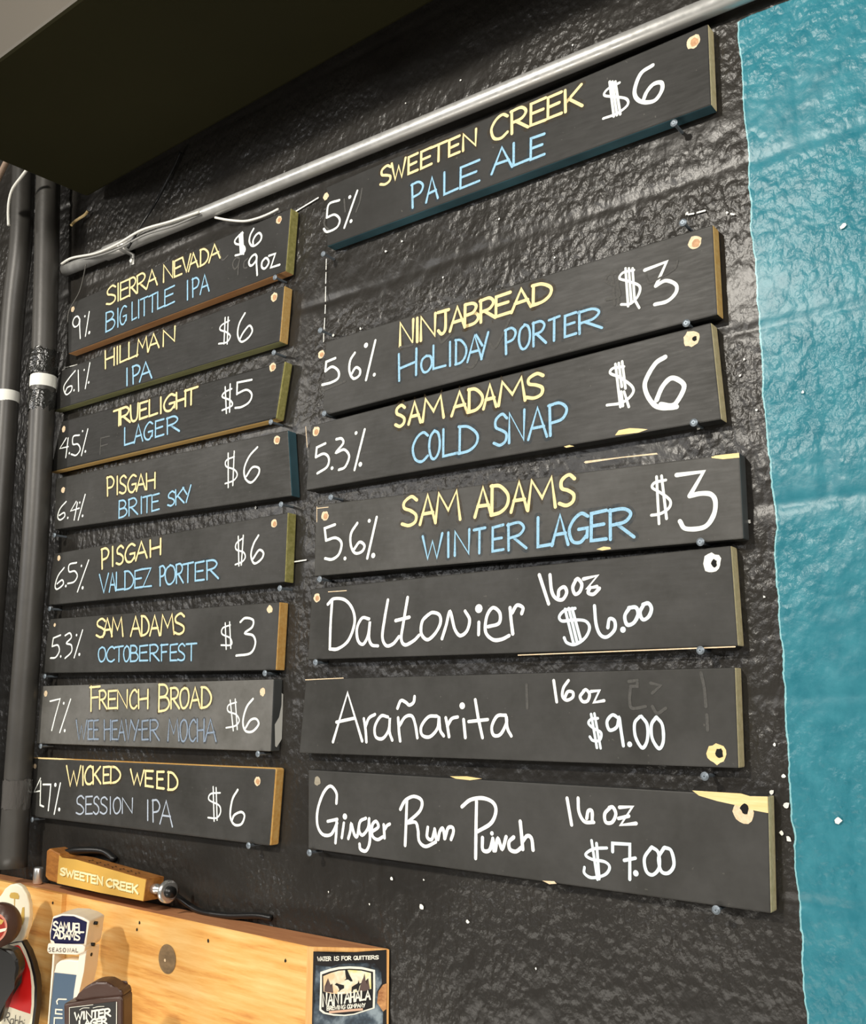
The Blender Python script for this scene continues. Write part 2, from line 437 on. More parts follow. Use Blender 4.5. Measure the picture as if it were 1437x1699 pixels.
M_floor = paint_noise('concrete_floor', (.28, .25, .22), .6)
bm = bmesh.new(); box(bm, (-7, -7, -.1), (3.5, 0.02, 0)); structure(obj('floor', bm, M_floor))
bm = bmesh.new(); box(bm, (-7, -7, ZC+1.9), (3.5, 0.02, ZC+2.0)); structure(obj('ceiling', bm, M_duct))

# boxed duct under the ceiling, its rear bottom edge a few centimetres off the wall
zb = ZC+1.0
bm = bmesh.new()
bot = [(-1.665, -.357, zb), (1.0, -.385, zb), (1.0, -.100, zb), (-1.640, -.022, zb)]
prism(bm, bot, (0, 0, 0.42))
bm.faces.ensure_lookup_table()
for f in bm.faces:
    f.material_index = 0
    f.normal_update()
bmesh.ops.recalc_face_normals(bm, faces=bm.faces)
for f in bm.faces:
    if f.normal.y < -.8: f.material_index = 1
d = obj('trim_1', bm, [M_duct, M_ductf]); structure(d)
bv = d.modifiers.new('edge', 'BEVEL'); bv.width = 0.006; bv.segments = 2

# ------------------------------------------------------------------ chalkboards
TH = 0.019
FACE = Plane((0, -TH-.001, 0), (0, -1, 0))
BOARDS = {}
def board(key, quad, label, bottom='dark', right='dark', top='dark', left='dark', rnd=0.0018):
    P = [FACE.pt(*q) for q in quad]          # TL TR BR BL on the front face
    c = (P[2]+P[3])/2
    e = thing('chalkboard_sign', Vector((c.x, -TH/2, c.z)), label, 'chalkboard sign', 'chalkboard price signs on the wall')
    bm = bmesh.new()
    fs = prism(bm, P, (0, TH, 0))
    names = ['dark', 'dark', top, right, bottom, left]
    mats = []
    for f, n in zip(fs, names):
        mt = BP[DUST_SHEEN[key]] if f is fs[0] else ED[n]
        if mt not in mats: mats.append(mt)
        f.material_index = mats.index(mt)
    bmesh.ops.bevel(bm, geom=list(bm.edges), offset=rnd, segments=2, profile=.5, affect='EDGES', material=-1)
    obj('plank', bm, mats, e)
    BOARDS[key] = e; return e
def hole(key, x, y, r=.0065, core=None, jag=.12, mt=None):
    bm = bmesh.new(); c = FACE.to2(FACE.pt(x, y)); disc(bm, c, r, FACE, .0004, 16, 1.0, jag)
    o = obj('drilled_hole', bm, mt or M_plug, BOARDS[key]); o['label'] = 'raw wood drilled hole'
    if not core and r > .006:
        bm = bmesh.new(); disc(bm, c+Vector((.15*r, -.1*r)), r*.62, FACE, .0006, 14, .95, .10); obj('countersink_shade', bm, M_sink_shade, o)  # darker brown disc, set off-centre, paints the shading inside the hole
    if core:
        bm = bmesh.new(); disc(bm, c+Vector((core[0], core[1]))*.001, core[2]*.001, FACE, .0007, 12, .8, .2)
        obj('hole_core', bm, M_hole, o)
def scar(key, pts, mt=None, lab='torn raw wood patch'):
    bm = bmesh.new(); f = poly(bm, FACE, pts, .0005); bmesh.ops.triangulate(bm, faces=[f])
    o = obj('wood_scar', bm, mt or M_chip, BOARDS[key]); o['label'] = lab

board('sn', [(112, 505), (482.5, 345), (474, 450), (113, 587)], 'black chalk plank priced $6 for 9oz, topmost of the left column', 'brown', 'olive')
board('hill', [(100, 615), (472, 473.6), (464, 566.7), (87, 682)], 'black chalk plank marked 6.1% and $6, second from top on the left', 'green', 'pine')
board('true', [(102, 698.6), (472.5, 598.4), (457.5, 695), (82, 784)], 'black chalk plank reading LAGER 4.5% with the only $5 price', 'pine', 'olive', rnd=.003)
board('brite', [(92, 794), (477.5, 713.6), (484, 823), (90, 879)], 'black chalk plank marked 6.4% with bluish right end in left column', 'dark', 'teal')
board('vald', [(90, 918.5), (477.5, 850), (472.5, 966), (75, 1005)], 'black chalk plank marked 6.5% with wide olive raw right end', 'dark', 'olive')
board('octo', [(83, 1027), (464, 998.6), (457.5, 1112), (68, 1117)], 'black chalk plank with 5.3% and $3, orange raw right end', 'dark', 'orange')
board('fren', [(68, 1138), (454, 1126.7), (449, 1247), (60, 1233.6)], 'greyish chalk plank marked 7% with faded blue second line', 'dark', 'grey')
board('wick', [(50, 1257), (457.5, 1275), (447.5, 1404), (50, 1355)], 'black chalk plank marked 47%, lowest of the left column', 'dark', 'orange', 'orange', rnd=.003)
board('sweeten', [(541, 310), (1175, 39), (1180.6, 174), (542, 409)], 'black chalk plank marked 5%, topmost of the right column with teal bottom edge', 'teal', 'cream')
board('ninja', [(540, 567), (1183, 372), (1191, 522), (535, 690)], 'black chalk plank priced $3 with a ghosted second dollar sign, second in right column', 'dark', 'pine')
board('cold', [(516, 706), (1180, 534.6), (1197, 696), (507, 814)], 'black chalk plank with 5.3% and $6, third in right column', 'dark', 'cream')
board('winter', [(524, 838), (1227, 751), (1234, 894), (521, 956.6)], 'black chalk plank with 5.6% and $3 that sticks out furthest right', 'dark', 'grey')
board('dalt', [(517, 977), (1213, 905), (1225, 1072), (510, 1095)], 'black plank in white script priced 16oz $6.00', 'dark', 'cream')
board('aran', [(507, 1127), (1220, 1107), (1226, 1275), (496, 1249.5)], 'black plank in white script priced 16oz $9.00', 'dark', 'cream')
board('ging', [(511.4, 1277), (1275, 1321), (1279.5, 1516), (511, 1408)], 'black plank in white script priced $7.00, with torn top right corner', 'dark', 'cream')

for k, x, y, r in [('sn', 463, 365, .007), ('sn', 121, 513, .006), ('hill', 455, 493, .0075), ('true', 452.5, 609, .0075), ('true', 106, 712, .006),
  ('brite', 459.5, 730, .0075), ('brite', 105, 813, .006), ('vald', 455, 869, .0065), ('vald', 98, 926, .005), ('octo', 448, 1011, .006), ('octo', 91, 1037, .0035),
  ('fren', 76, 1151, .0055), ('wick', 427.5, 1296, .0065), ('wick', 58.5, 1271, .0045), ('sweeten', 1150.5, 70, .009), ('sweeten', 541, 326, .006),
  ('ninja', 1153, 403, .0085), ('ninja', 533.5, 588, .0065), ('cold', 524.5, 716, .0075), ('winter', 539.5, 856, .007), ('dalt', 526, 992, .0065)]:
    hole(k, x, y, r)
hole('fren', 436, 1148, .006)
hole('cold', 1147, 562, .0095, (4, -1, 3.4))
hole('dalt', 1182, 934, .0105, (2, -.5, 4.2), mt=M_white)
hole('aran', 1189, 1251, .0105, (3, .5, 5.2), mt=M_chip)
hole('ging', 1233, 1347, .0115, (2, 3.5, 5.5), mt=M_plug)
hole('ging', 527, 1296, .006, mt=wood('dark_wood_hole', (.25, .22, .16), (.40, .36, .28)))
scar('ging', [(1149, 1311.5), (1230, 1316.5), (1245, 1321), (1274, 1321.5), (1275, 1349), (1243, 1343), (1222, 1336), (1190, 1329), (1160, 1320)])
scar('ging', [(747, 1288), (775, 1288), (800, 1292), (780, 1294.5), (757, 1292)])
scar('winter', [(1181, 757.5), (1184, 757.5), (1187, 756), (1199, 754.5), (1226.5, 751.5), (1227.2, 759.5), (1200, 762), (1181, 760)])
scar('winter', [(990, 911.5), (1002, 907), (1013, 908), (1014, 911), (1000, 913.5)])
scar('winter', [(969, 767), (972, 765), (1090, 751.5), (1092, 754), (1030, 760), (972, 769)], M_plug)
scar('cold', [(1021, 722), (1027, 714), (1045, 710.5), (1060, 711), (1075, 712.5), (1060, 718), (1022, 722.5)])
scar('cold', [(936, 741), (945, 738.5), (953, 740.5), (940, 743)])
xe = max(FACE.pt(454, 1126.7).x, FACE.pt(449, 1247).x)
ENDF = Plane((xe+.0012, 0, 0), (1, 0, 0))
bm = bmesh.new(); f = poly(bm, ENDF, [(467.5, 1150), (470, 1152), (469, 1185), (467.5, 1226), (464, 1232), (459, 1240), (456.5, 1238), (456, 1202), (463, 1190), (467, 1170)], 0)
bmesh.ops.triangulate(bm, faces=[f]); o = obj('wood_scar', bm, M_white, BOARDS['fren']); o['label'] = 'white paint patch'
scar('ging', [(900, 1461), (920, 1462), (924, 1466), (912, 1467)], M_plug)
scar('wick', [(62, 1256.6), (95, 1257.8), (125, 1260), (100, 1260.5), (64, 1259)], M_chip)
for key, pts in (('winter', 'l 526 841 526 866'), ('winter', 'l 526 843.5 545 841.5'), ('cold', 'l 507.5 708 510 742'), ('aran', 'l 507 1128 570 1125'), ('dalt', 'l 545 982 575 980')):
    p = Pen(FACE); p.draw('O', pts, 1.2); p.done('worn_paint_line', M_plug, BOARDS[key])
p = Pen(FACE); p.draw('O', 'l 860 1087 1220 1073', 1.3); p.done('worn_paint_line', M_plug, BOARDS['dalt'])

def letters(key, part, mt, lab, items):
    k = 1.22 if key in ('sn', 'hill', 'true', 'brite', 'vald', 'octo', 'fren', 'wick') else (1.0 if mt in (CH_P, CH_PB) else (1.12 if mt is CH_B else 1.22))
    if mt is CH_G: items = [(c, q, w_) for c, st_, w_ in items for q in st_.split('|')]
    for it in items:
        p = Pen(FACE)
        if len(it) == 3: p.draw(it[0], it[1], it[2]*(k*.82 if part == 'price_lettering' and it is items[0] and mt is CH_W else k))
        else: p.word(*it[:5], it[5]*k)
        p.done(part, mt, BOARDS[key], lab)
        if mt in (CH_Y, CH_B, CH_B2):
            p = Pen(FACE, .00008); stt = random.getstate()
            p.word(*it[:5], it[5]*k*3.0); random.setstate(stt)
            p.done('chalk_dust', HALO[mt.name], BOARDS[key], 'rubbed chalk dust')
Y_ = ('name_lettering', CH_Y, 'yellow chalk lettering'); B_ = ('style_lettering', CH_B, 'blue chalk lettering')
W_ = ('strength_lettering', CH_W, 'white chalk percentage'); D_ = ('price_lettering', CH_W, 'white chalk price')
G_ = ('wiped_lettering', CH_G, 'faint wiped chalk traces')
wy = 3.1; wb = 2.7; ww = 2.6; wd = 3.0
# --- left column
letters('sn', *Y_, [('A', 'SIERRA', [(350, 398), (402, 414), (418, 462), (464, 500), (502, 548), (550, 602)], (350, 502, 915, 262), (380, 402, 890, 195), wy),
  ('A', 'NEVADA', [(632, 682), (686, 724), (728, 768), (758, 806), (816, 858), (860, 915)], (350, 506, 915, 262), (380, 402, 890, 195), wy)])
letters('sn', *B_, [('A', 'BIGLITTLE', [(347, 392), (399, 415), (417, 450), (477, 500), (500, 522), (520, 556), (560, 598), (603, 642), (638, 688)], (368, 622, 660, 496), (368, 530, 660, 412), wb),
  ('A', 'IPA', [(745, 760), (776, 810), (816, 860)], (752, 470, 838, 437), (752, 376, 838, 348), wb)])
letters('sn', *W_, [('R', 'c 345 720 320 685 285 705 268 760 290 800 330 775 345 715 344 800 350 925|l 447 635 405 900|d 400 685 2.0|d 447 862 2.8', ww)])
letters('sn', *D_, [('T', 'c 620 395 560 435 508 500 520 545 580 560 640 590 645 650 590 690 515 710|l 570 420 588 690|l 592 400 608 690|l 612 385 630 690', 3.6),
  ('T', 'c 770 335 725 420 710 510 740 570 790 570 860 510 882 440 850 395 800 430 765 500 765 560', 3.2),
  ('T', 'c 815 725 790 695 740 730 705 800 720 850 760 840 810 770 815 720 812 820 822 985|c 930 750 890 800 885 870 920 895 960 860 985 800 960 750 930 750|l 985 715 1075 685 1010 880 1135 840', 3.2)])
letters('sn', *G_, [('T', 'c 575 750 530 740 485 800 480 860 510 900 550 850 575 770 560 850 550 980|c 690 750 640 800 635 880 680 880|c 290 620 320 750 350 770 410 710', 2.4)])
letters('hill', *Y_, [('A', 'HILLMAN', [(342, 390), (396, 412), (416, 458), (460, 506), (502, 556), (558, 612), (630, 692)], (340, 815, 690, 678), (350, 725, 690, 603), wy)])
letters('hill', *B_, [('A', 'IPA', [(445, 459), (479, 517), (515, 575)], (450, 898, 570, 860), (455, 812, 560, 775), 3.1)])
letters('hill', *W_, [('A', 'c 195 824 165 860 138 905 150 942 174 925 178 900 156 908 146 930|d 189 921 2.0|l 210 822 212 925|l 268 785 245 912|d 240 820 1.8|d 262 882 2.2', ww)])
letters('hill', *D_, [('A', 'c 960 575 922 598 915 620 945 632 965 652 948 682 908 690|l 940 560 934 690|l 955 558 950 690', 3.0), ('A', 'c 1038 538 1010 590 1002 645 1020 680 1055 660 1075 625 1060 600 1030 635 1013 668', wd)])
letters('true', *Y_, [('B', 'TRUELIGHT', [(386, 440), (418, 468), (470, 508), (514, 554), (562, 604), (612, 628), (634, 690), (696, 744), (740, 804)], (395, 442, 780, 330), (390, 362, 800, 246), 3.6)])
letters('true', *B_, [('B', 'LAGER', [(438, 490), (488, 530), (536, 580), (592, 636), (650, 712)], (438, 538, 712, 465), (445, 447, 700, 390), 2.9)])
letters('true', *W_, [('B', 'l 150 500 118 552 160 542|l 160 500 148 596|d 166 575 2.0|c 216 485 186 492 184 530 208 530 220 556 200 585 176 580|l 258 455 226 586|d 232 465 1.8|d 246 566 2.2', ww)])
letters('true', *D_, [('B', 'c 972 255 938 272 926 295 965 312 974 338 925 362|l 940 246 946 376|l 965 232 962 370', 3.2), ('B', 'l 1072 210 1000 224 998 282|c 998 280 1045 260 1072 282 1060 320 1022 345 990 350', wd)])
letters('true', *G_, [('B', 'l 365 490 322 500 318 580|l 320 540 355 530', 2.0)])
letters('brite', *Y_, [('B', 'PISGAH', [(352, 388), (398, 410), (416, 450), (456, 498), (500, 544), (548, 592)], (355, 788, 590, 748), (358, 694, 590, 672), 3.0)])
letters('brite', *B_, [('B', 'BRITE', [(412, 452), (460, 506), (518, 530), (532, 574), (574, 612)], (412, 896, 610, 856), (415, 812, 610, 776), 2.6),
  ('B', 'SKY', [(655, 690), (692, 736), (730, 770)], (655, 840, 760, 814), (655, 770, 765, 736), 2.6)])
letters('brite', *W_, [('B', 'c 150 815 120 850 108 890 120 906 142 890 140 870 116 884|d 158 896 2.0|l 200 815 172 862 215 848|l 206 820 190 906|l 245 780 210 906|d 218 820 1.8|d 232 886 2.2', ww)])
letters('brite', *D_, [('B', 'c 985 592 946 610 945 640 985 656 1000 682 982 710 940 726|l 955 575 955 745|l 985 565 978 735', 2.8), ('B', 'c 1100 545 1060 590 1035 650 1040 700 1070 720 1104 682 1108 650 1076 645 1045 690', wd)])
letters('vald', *Y_, [('C', 'PISGAH', [(385, 422), (434, 448), (460, 496), (502, 552), (556, 612), (626, 680)], (385, 312, 680, 238), (388, 212, 672, 162), 3.3)])
letters('vald', *B_, [('C', 'VALDEZ', [(375, 420), (424, 456), (458, 496), (500, 546), (550, 590), (590, 634)], (375, 430, 965, 358), (375, 340, 950, 266), 2.7),
  ('C', 'PORTER', [(674, 702), (702, 752), (756, 792), (790, 842), (850, 896), (906, 966)], (375, 430, 965, 358), (375, 336, 950, 266), 2.7)])
letters('vald', *W_, [('C', 'c 200 305 170 345 155 395 165 412 195 388 190 366 165 385|d 208 396 2.2|c 262 280 226 290 225 325 252 322 266 345 250 375 218 384|l 322 268 266 425|d 286 296 2.0|d 292 405 2.6', ww)])
letters('vald', *D_, [('C', 'c 1085 160 1055 185 1055 215 1090 228 1100 252 1085 275 1050 290|l 1065 150 1068 296|l 1090 145 1080 292', 2.8), ('C', 'c 1165 145 1140 190 1128 245 1145 284 1180 262 1190 232 1168 218 1138 262', wd)])
letters('octo', *Y_, [('C', 'SAM', [(360, 406), (392, 438), (436, 492)], (360, 650, 800, 634), (362, 560, 800, 532), 3.1), ('C', 'ADAMS', [(530, 580), (584, 622), (626, 674), (680, 746), (748, 800)], (360, 652, 800, 634), (362, 560, 800, 532), 3.1)])
letters('octo', *B_, [('C', 'OCTOBERFEST', [(370, 406), (410, 450), (452, 494), (496, 526), (530, 568), (574, 616), (624, 672), (680, 716), (726, 764), (766, 802), (806, 858)], (372, 772, 855, 766), (372, 700, 855, 680), 2.5)])
letters('octo', *W_, [('C', 'l 182 640 146 655 140 696|c 140 696 168 690 176 718 158 750 132 754|d 183 746 2.0|c 205 642 228 630 236 652 212 680 236 690 236 724 205 755|l 292 615 250 752|d 262 640 2.0|d 276 736 2.4', ww)])
letters('octo', *D_, [('C', 'c 1025 590 988 605 985 635 1025 655 1030 688 980 690|l 1000 580 1005 710|l 1022 575 1028 705', 2.6), ('C', 'c 1075 575 1100 555 1138 565 1134 600 1098 630 1138 642 1150 682 1125 730 1055 742', wd)])
letters('fren', *Y_, [('D', 'F', [(358, 408)], (360, 240, 410, 238), (360, 116, 410, 116), 3.0), ('D', 'RENCH', [(404, 442), (448, 490), (494, 546), (556, 592), (598, 648)], (360, 228, 962, 222), (360, 140, 962, 122), 3.0),
  ('D', 'B', [(700, 752)], (700, 240, 755, 236), (700, 106, 755, 108), 3.0), ('D', 'ROAD', [(758, 802), (806, 850), (856, 906), (912, 962)], (360, 230, 962, 222), (360, 132, 962, 120), 3.0)])
letters('fren', 'style_lettering', CH_B2, 'faded blue chalk lettering', [('D', 'WEEHEAVY-ER', [(290, 342), (348, 372), (376, 400), (428, 462), (468, 496), (498, 532), (536, 562), (562, 600), (598, 612), (616, 648), (656, 702)], (292, 380, 985, 387), (292, 285, 985, 283), 2.3),
  ('D', 'MOCHA', [(745, 800), (806, 842), (850, 884), (890, 926), (930, 985)], (292, 382, 985, 389), (292, 282, 985, 280), 2.3)])
letters('fren', *W_, [('D', 'l 160 190 210 178 186 262 168 335|l 262 180 208 345|d 228 200 2.2|d 233 336 2.4', ww)])
letters('fren', *D_, [('D', 'c 1085 195 1046 210 1045 240 1084 256 1100 286 1080 312 1035 322|l 1055 185 1070 336|l 1080 180 1090 330', 2.6), ('D', 'c 1168 178 1136 220 1118 290 1130 336 1165 340 1196 305 1184 278 1156 284 1132 322', wd)])
letters('wick', *Y_, [('D', 'WICKED', [(242, 312), (316, 330), (332, 374), (372, 412), (424, 456), (460, 510)], (250, 610, 510, 592), (243, 512, 505, 516), 3.1), ('D', 'WEED', [(560, 626), (632, 672), (690, 726), (746, 795)], (565, 602, 795, 636), (560, 528, 790, 545), 3.1)])
letters('wick', 'style_lettering', chalk('pale_blue_chalk', lin((176, 186, 200)), .40), 'pale blue chalk lettering', [('D', 'SESSION', [(290, 330), (336, 370), (376, 405), (410, 446), (453, 467), (475, 512), (518, 572)], (290, 752, 572, 745), (292, 658, 572, 672), 2.3),
  ('D', 'IPA', [(638, 652), (668, 706), (706, 768)], (640, 780, 770, 815), (640, 680, 750, 684), 2.4)])
letters('wick', *W_, [('V', 'l 245 550 150 752 245 735|l 250 590 240 945 292 968|l 285 640 400 640 386 800 362 1025|l 542 620 450 1078|d 468 645 3.0|d 525 1010 2.8', 2.6)])
letters('wick', *D_, [('D', 'c 1005 645 958 650 950 680 1000 708 1006 745 985 770 945 768|l 970 615 975 785|l 985 620 990 780', 2.6), ('D', 'c 1092 630 1065 680 1055 760 1075 802 1110 800 1126 760 1110 740 1076 755 1064 782', wd)])
# --- right column
letters('sweeten', *Y_, [('M', 'SWEETEN', [(378, 430), (432, 498), (510, 556), (570, 622), (618, 696), (704, 756), (770, 836)], (378, 888, 835, 694), (385, 800, 830, 618), 3.4),
  ('M', 'CREEK', [(905, 984), (1000, 1082), (1092, 1166), (1174, 1242), (1256, 1340)], (905, 678, 1340, 505), (905, 568, 1330, 405), 3.6)])
letters('sweeten', *B_, [('M', 'PALE', [(526, 582), (596, 652), (680, 748), (756, 850)], (535, 990, 850, 866), (525, 880, 840, 768), 3.4), ('M', 'ALE', [(908, 1006), (1010, 1086), (1092, 1160)], (908, 830, 1160, 740), (930, 712, 1155, 640), 3.6)])
letters('sweeten', *W_, [('M', 'c 182 955 132 975 122 1038|c 122 1038 160 1024 184 1048 170 1085 125 1106 108 1092|l 268 910 206 1086|d 232 940 2.6|d 238 1055 2.6', 3.2)])
letters('sweeten', *G_, [('M', 'c 290 900 280 960 262 1010|c 118 1020 110 1070 135 1100|l 205 950 210 1010', 2.4)])
letters('sweeten', *D_, [('N', 'c 262 395 206 425 190 455 240 462 294 472 300 502 250 542 185 566|l 215 390 235 556|l 228 390 250 550|l 242 390 266 546', 3.6), ('N', 'c 420 312 365 350 336 420 340 465 375 488 430 480 464 432 462 396 425 402 392 440 376 480', 4.4)])
letters('ninja', *Y_, [('E', 'NINJABREAD', [(652, 745), (758, 780), (790, 892), (905, 978), (986, 1084), (1084, 1174), (1184, 1286), (1286, 1386), (1394, 1522), (1532, 1660)], (660, 980, 1600, 688), (650, 826, 1600, 558), 3.8)])
letters('ninja', *B_, [('E', 'H', [(642, 766)], (640, 1206, 766, 1166), (640, 1034, 740, 1000), 3.4), ('E', 'O', [(795, 866)], (795, 1155, 866, 1135), (795, 1050, 866, 1030), 3.2), ('E', 'LIDAY', [(872, 956), (976, 996), (1022, 1096), (1102, 1196), (1160, 1240)], (870, 1132, 1240, 1050), (870, 975, 1230, 885), 3.2),
  ('E', 'PORTER', [(1350, 1422), (1443, 1516), (1534, 1622), (1642, 1712), (1744, 1822), (1834, 1992)], (1385, 1018, 1910, 875), (1350, 866, 1900, 735), 3.2)])
letters('ninja', *W_, [('E', 'l 226 1055 166 1080 160 1142|c 160 1142 205 1112 246 1140 246 1186 202 1215 140 1232|c 356 1020 326 1070 320 1140 346 1190 385 1170 390 1132 362 1118 334 1162|l 492 938 430 1200|d 430 970 3.4|d 485 1165 2.4', 3.4)])
letters('ninja', *G_, [('E', 'l 140 1272 292 1208|c 135 1270 150 1225 180 1200|c 650 985 730 970 740 960', 3.0), ('F', 'c 590 440 540 450 524 490 590 532 602 580 525 602|l 560 430 575 632|l 590 430 598 620', 3.0), ('F', 'c 760 440 780 500 830 480 930 420 950 370', 2.0), ('E', 'c 910 900 930 950 985 900|c 1250 960 1290 980 1380 800|c 1090 1115 1140 1110 1180 1040', 3.0)])
letters('ninja', *D_, [('F', 'c 690 425 626 440 605 475 660 492 724 522 714 580 670 625 615 630|l 640 415 656 640|l 660 415 675 620|l 682 415 694 600 722 650', 3.4), ('F', 'l 755 425 885 375 820 520|c 820 520 880 488 940 512 940 560 890 610 815 630', 3.8)])
letters('cold', *Y_, [('G', 'SAM', [(584, 640), (660, 730), (742, 864)], (585, 522, 1437, 342), (585, 402, 1430, 200), 3.8), ('G', 'ADAMS', [(910, 1002), (1008, 1092), (1096, 1170), (1184, 1338), (1346, 1448)], (585, 525, 1437, 342), (585, 405, 1430, 205), 3.8)])
letters('cold', *B_, [('G', 'COLD', [(682, 772), (780, 842), (858, 946), (952, 1064)], (690, 730, 1060, 655), (690, 560, 1060, 505), 3.5), ('G', 'SNAP', [(1156, 1236), (1242, 1336), (1356, 1464), (1474, 1582)], (1160, 630, 1560, 560), (1160, 456, 1570, 376), 3.5)])
letters('cold', *W_, [('G', 'l 176 616 126 640 120 696|c 120 696 168 676 196 702 186 752 130 790|d 215 760 2.4|c 240 592 270 588 280 616 238 670 285 652 315 690 292 752 255 770|l 405 535 346 770|d 355 556 2.4|d 380 738 3.0', 3.3)])
letters('cold', *D_, [('F', 'c 630 1000 566 1010 550 1040 610 1066 680 1120 680 1165 620 1215 530 1230|l 580 985 610 1240|l 600 980 618 1120|l 620 970 640 1130|l 632 1150 660 1240|l 615 1150 625 1235', 3.6),
  ('F', 'c 876 943 820 980 770 1060 755 1120 780 1190 830 1240 905 1245 945 1240|c 825 1200 860 1120 910 1070 960 1082 990 1120 960 1190 920 1232 850 1225', 4.8)])
letters('winter', *Y_, [('G', 'SAM', [(622, 712), (726, 816), (816, 960)], (625, 1100, 1629, 970), (625, 934, 1600, 800), 3.8), ('G', 'ADAMS', [(1045, 1140), (1140, 1242), (1256, 1350), (1354, 1514), (1538, 1630)], (625, 1096, 1629, 970), (625, 934, 1600, 800), 3.8)])
letters('winter', *B_, [('G', 'WINTER', [(742, 856), (880, 902), (926, 1016), (1040, 1106), (1146, 1212), (1236, 1344)], (742, 1290, 1345, 1225), (742, 1156, 1320, 1075), 3.3), ('H', 'LAGER', [(114, 206), (202, 298), (302, 416), (432, 526), (542, 690)], (112, 1252, 692, 1188), (112, 1075, 620, 1022), 3.8)])
letters('winter', *W_, [('G', 'l 232 1088 172 1110 180 1180|c 180 1180 236 1165 270 1196 255 1260 215 1290 175 1285|d 290 1285 2.4|c 362 1080 326 1140 325 1210 350 1254 390 1244 404 1210 376 1190 345 1230|l 475 1045 420 1284|d 432 1066 2.4|d 455 1268 3.2', 3.5)])
letters('winter', *D_, [('H', 'c 880 850 816 865 800 895 850 926 905 970 900 1015 850 1050 795 1060|l 825 830 840 1110|l 855 825 885 1080', 3.4), ('H', 'l 945 820 1105 800 1022 945|c 1022 945 1090 930 1150 936 1176 980 1165 1060 1110 1130 1000 1140 965 1096', 4.4)])
Wd = ('drink_lettering', CH_P, 'white marker script'); Sz = ('size_lettering', CH_P, 'white marker size')
Pr = ('price_lettering', CH_PB, 'pale white marker price')
letters('dalt', *Wd, [('I', 'c 215 410 206 550 202 690|c 190 430 225 398 290 405 335 460 346 540 310 640 250 688 202 690|c 430 515 390 510 360 570 366 640 396 662 425 610 436 530 430 620 446 665 482 672|c 540 405 520 520 508 620 530 670 570 660 605 618|c 655 390 630 540 618 630 640 666 690 642 722 610|l 585 525 665 505|c 775 490 740 530 735 600 770 636 815 600 846 540 840 492 800 478 772 494|c 855 630 880 550 902 472 928 570 960 612 1000 585 1016 520 990 470|l 1070 535 1068 606|d 1068 455 4.8|c 1122 560 1185 540 1190 480 1150 450 1115 500 1108 590 1150 635 1200 634 1245 612|c 1250 450 1256 520 1266 602|c 1262 480 1290 436 1325 450 1318 484', 4.6)])
letters('dalt', *Sz, [('J', 'l 126 265 182 438|c 190 265 200 360 225 405 265 412 290 370 275 338 245 355 240 392|c 345 295 326 340 340 380 368 365 380 322 358 290 342 298|l 390 290 474 270 412 345 470 335|c 430 340 418 372 450 380 485 346', 4.4)])
letters('dalt', *Pr, [('J', 'c 340 465 280 476 246 512 262 540 330 534 400 540 426 580 400 640 340 680 292 670 275 640|l 280 470 330 672|l 302 465 352 668|l 322 465 375 660', 3.8), ('J', 'c 455 450 465 560 490 622 530 635 575 592 575 540 545 528 535 580|d 625 592 3.0', 4.2), ('J', 'c 665 460 636 510 650 562 690 550 715 500 702 460 660 462|c 750 440 726 490 745 532 780 512 795 466 776 435 745 442', 4.4)])
letters('aran', *Wd, [('I', 'l 220 1230 305 945 390 1225|l 240 1115 345 1092|c 400 1095 410 1160 415 1230|c 410 1140 430 1092 465 1070|c 540 1085 500 1080 465 1140 470 1200 510 1210 545 1160 552 1090 550 1170 566 1220|c 600 1090 605 1170 612 1225|c 605 1140 640 1086 680 1080 700 1130 712 1206|c 596 1035 616 990 645 1000 665 1016 690 1000 696 966|c 825 1080 776 1085 735 1140 740 1190 785 1200 830 1150 838 1085 845 1160 866 1195|c 876 1090 886 1140 895 1200|c 885 1140 910 1096 945 1085|l 980 1100 990 1205|d 972 1020 3.6|l 1048 985 1065 1090 1090 1205|l 1010 1112 1120 1100|c 1225 1075 1176 1080 1145 1140 1155 1190 1195 1186 1230 1120 1228 1080 1236 1150 1258 1195', 4.3)])
letters('aran', *Sz, [('J', 'l 212 895 230 1022|c 300 895 270 940 265 990 290 1012 325 995 326 965 296 962 278 1000|c 395 955 370 990 386 1020 415 1015 426 976 406 950 390 957|l 435 960 485 955 452 1025 512 1015', 3.8)])
letters('aran', *Pr, [('J', 'c 475 1120 436 1125 420 1150 450 1180 494 1206 486 1250 446 1252 428 1230|l 435 1095 470 1296|l 455 1092 492 1298', 3.2), ('J', 'c 600 1120 562 1100 530 1140 545 1190 588 1172 602 1115 612 1180 628 1284|d 665 1275 2.6|c 725 1110 695 1150 700 1230 740 1296 770 1250 770 1160 735 1108|c 822 1115 795 1160 800 1240 840 1300 866 1255 860 1160 825 1113', 3.8)])
letters('aran', *G_, [('J', 'l 660 900 710 895 710 930 670 930|l 790 910 850 925 800 970|c 670 940 665 1010 680 1060 760 1050|c 800 1050 830 1090 880 1060|c 1090 850 1110 940 1120 1050|l 1125 1100 1130 1190|l 50 920 55 1060', 3.0)])
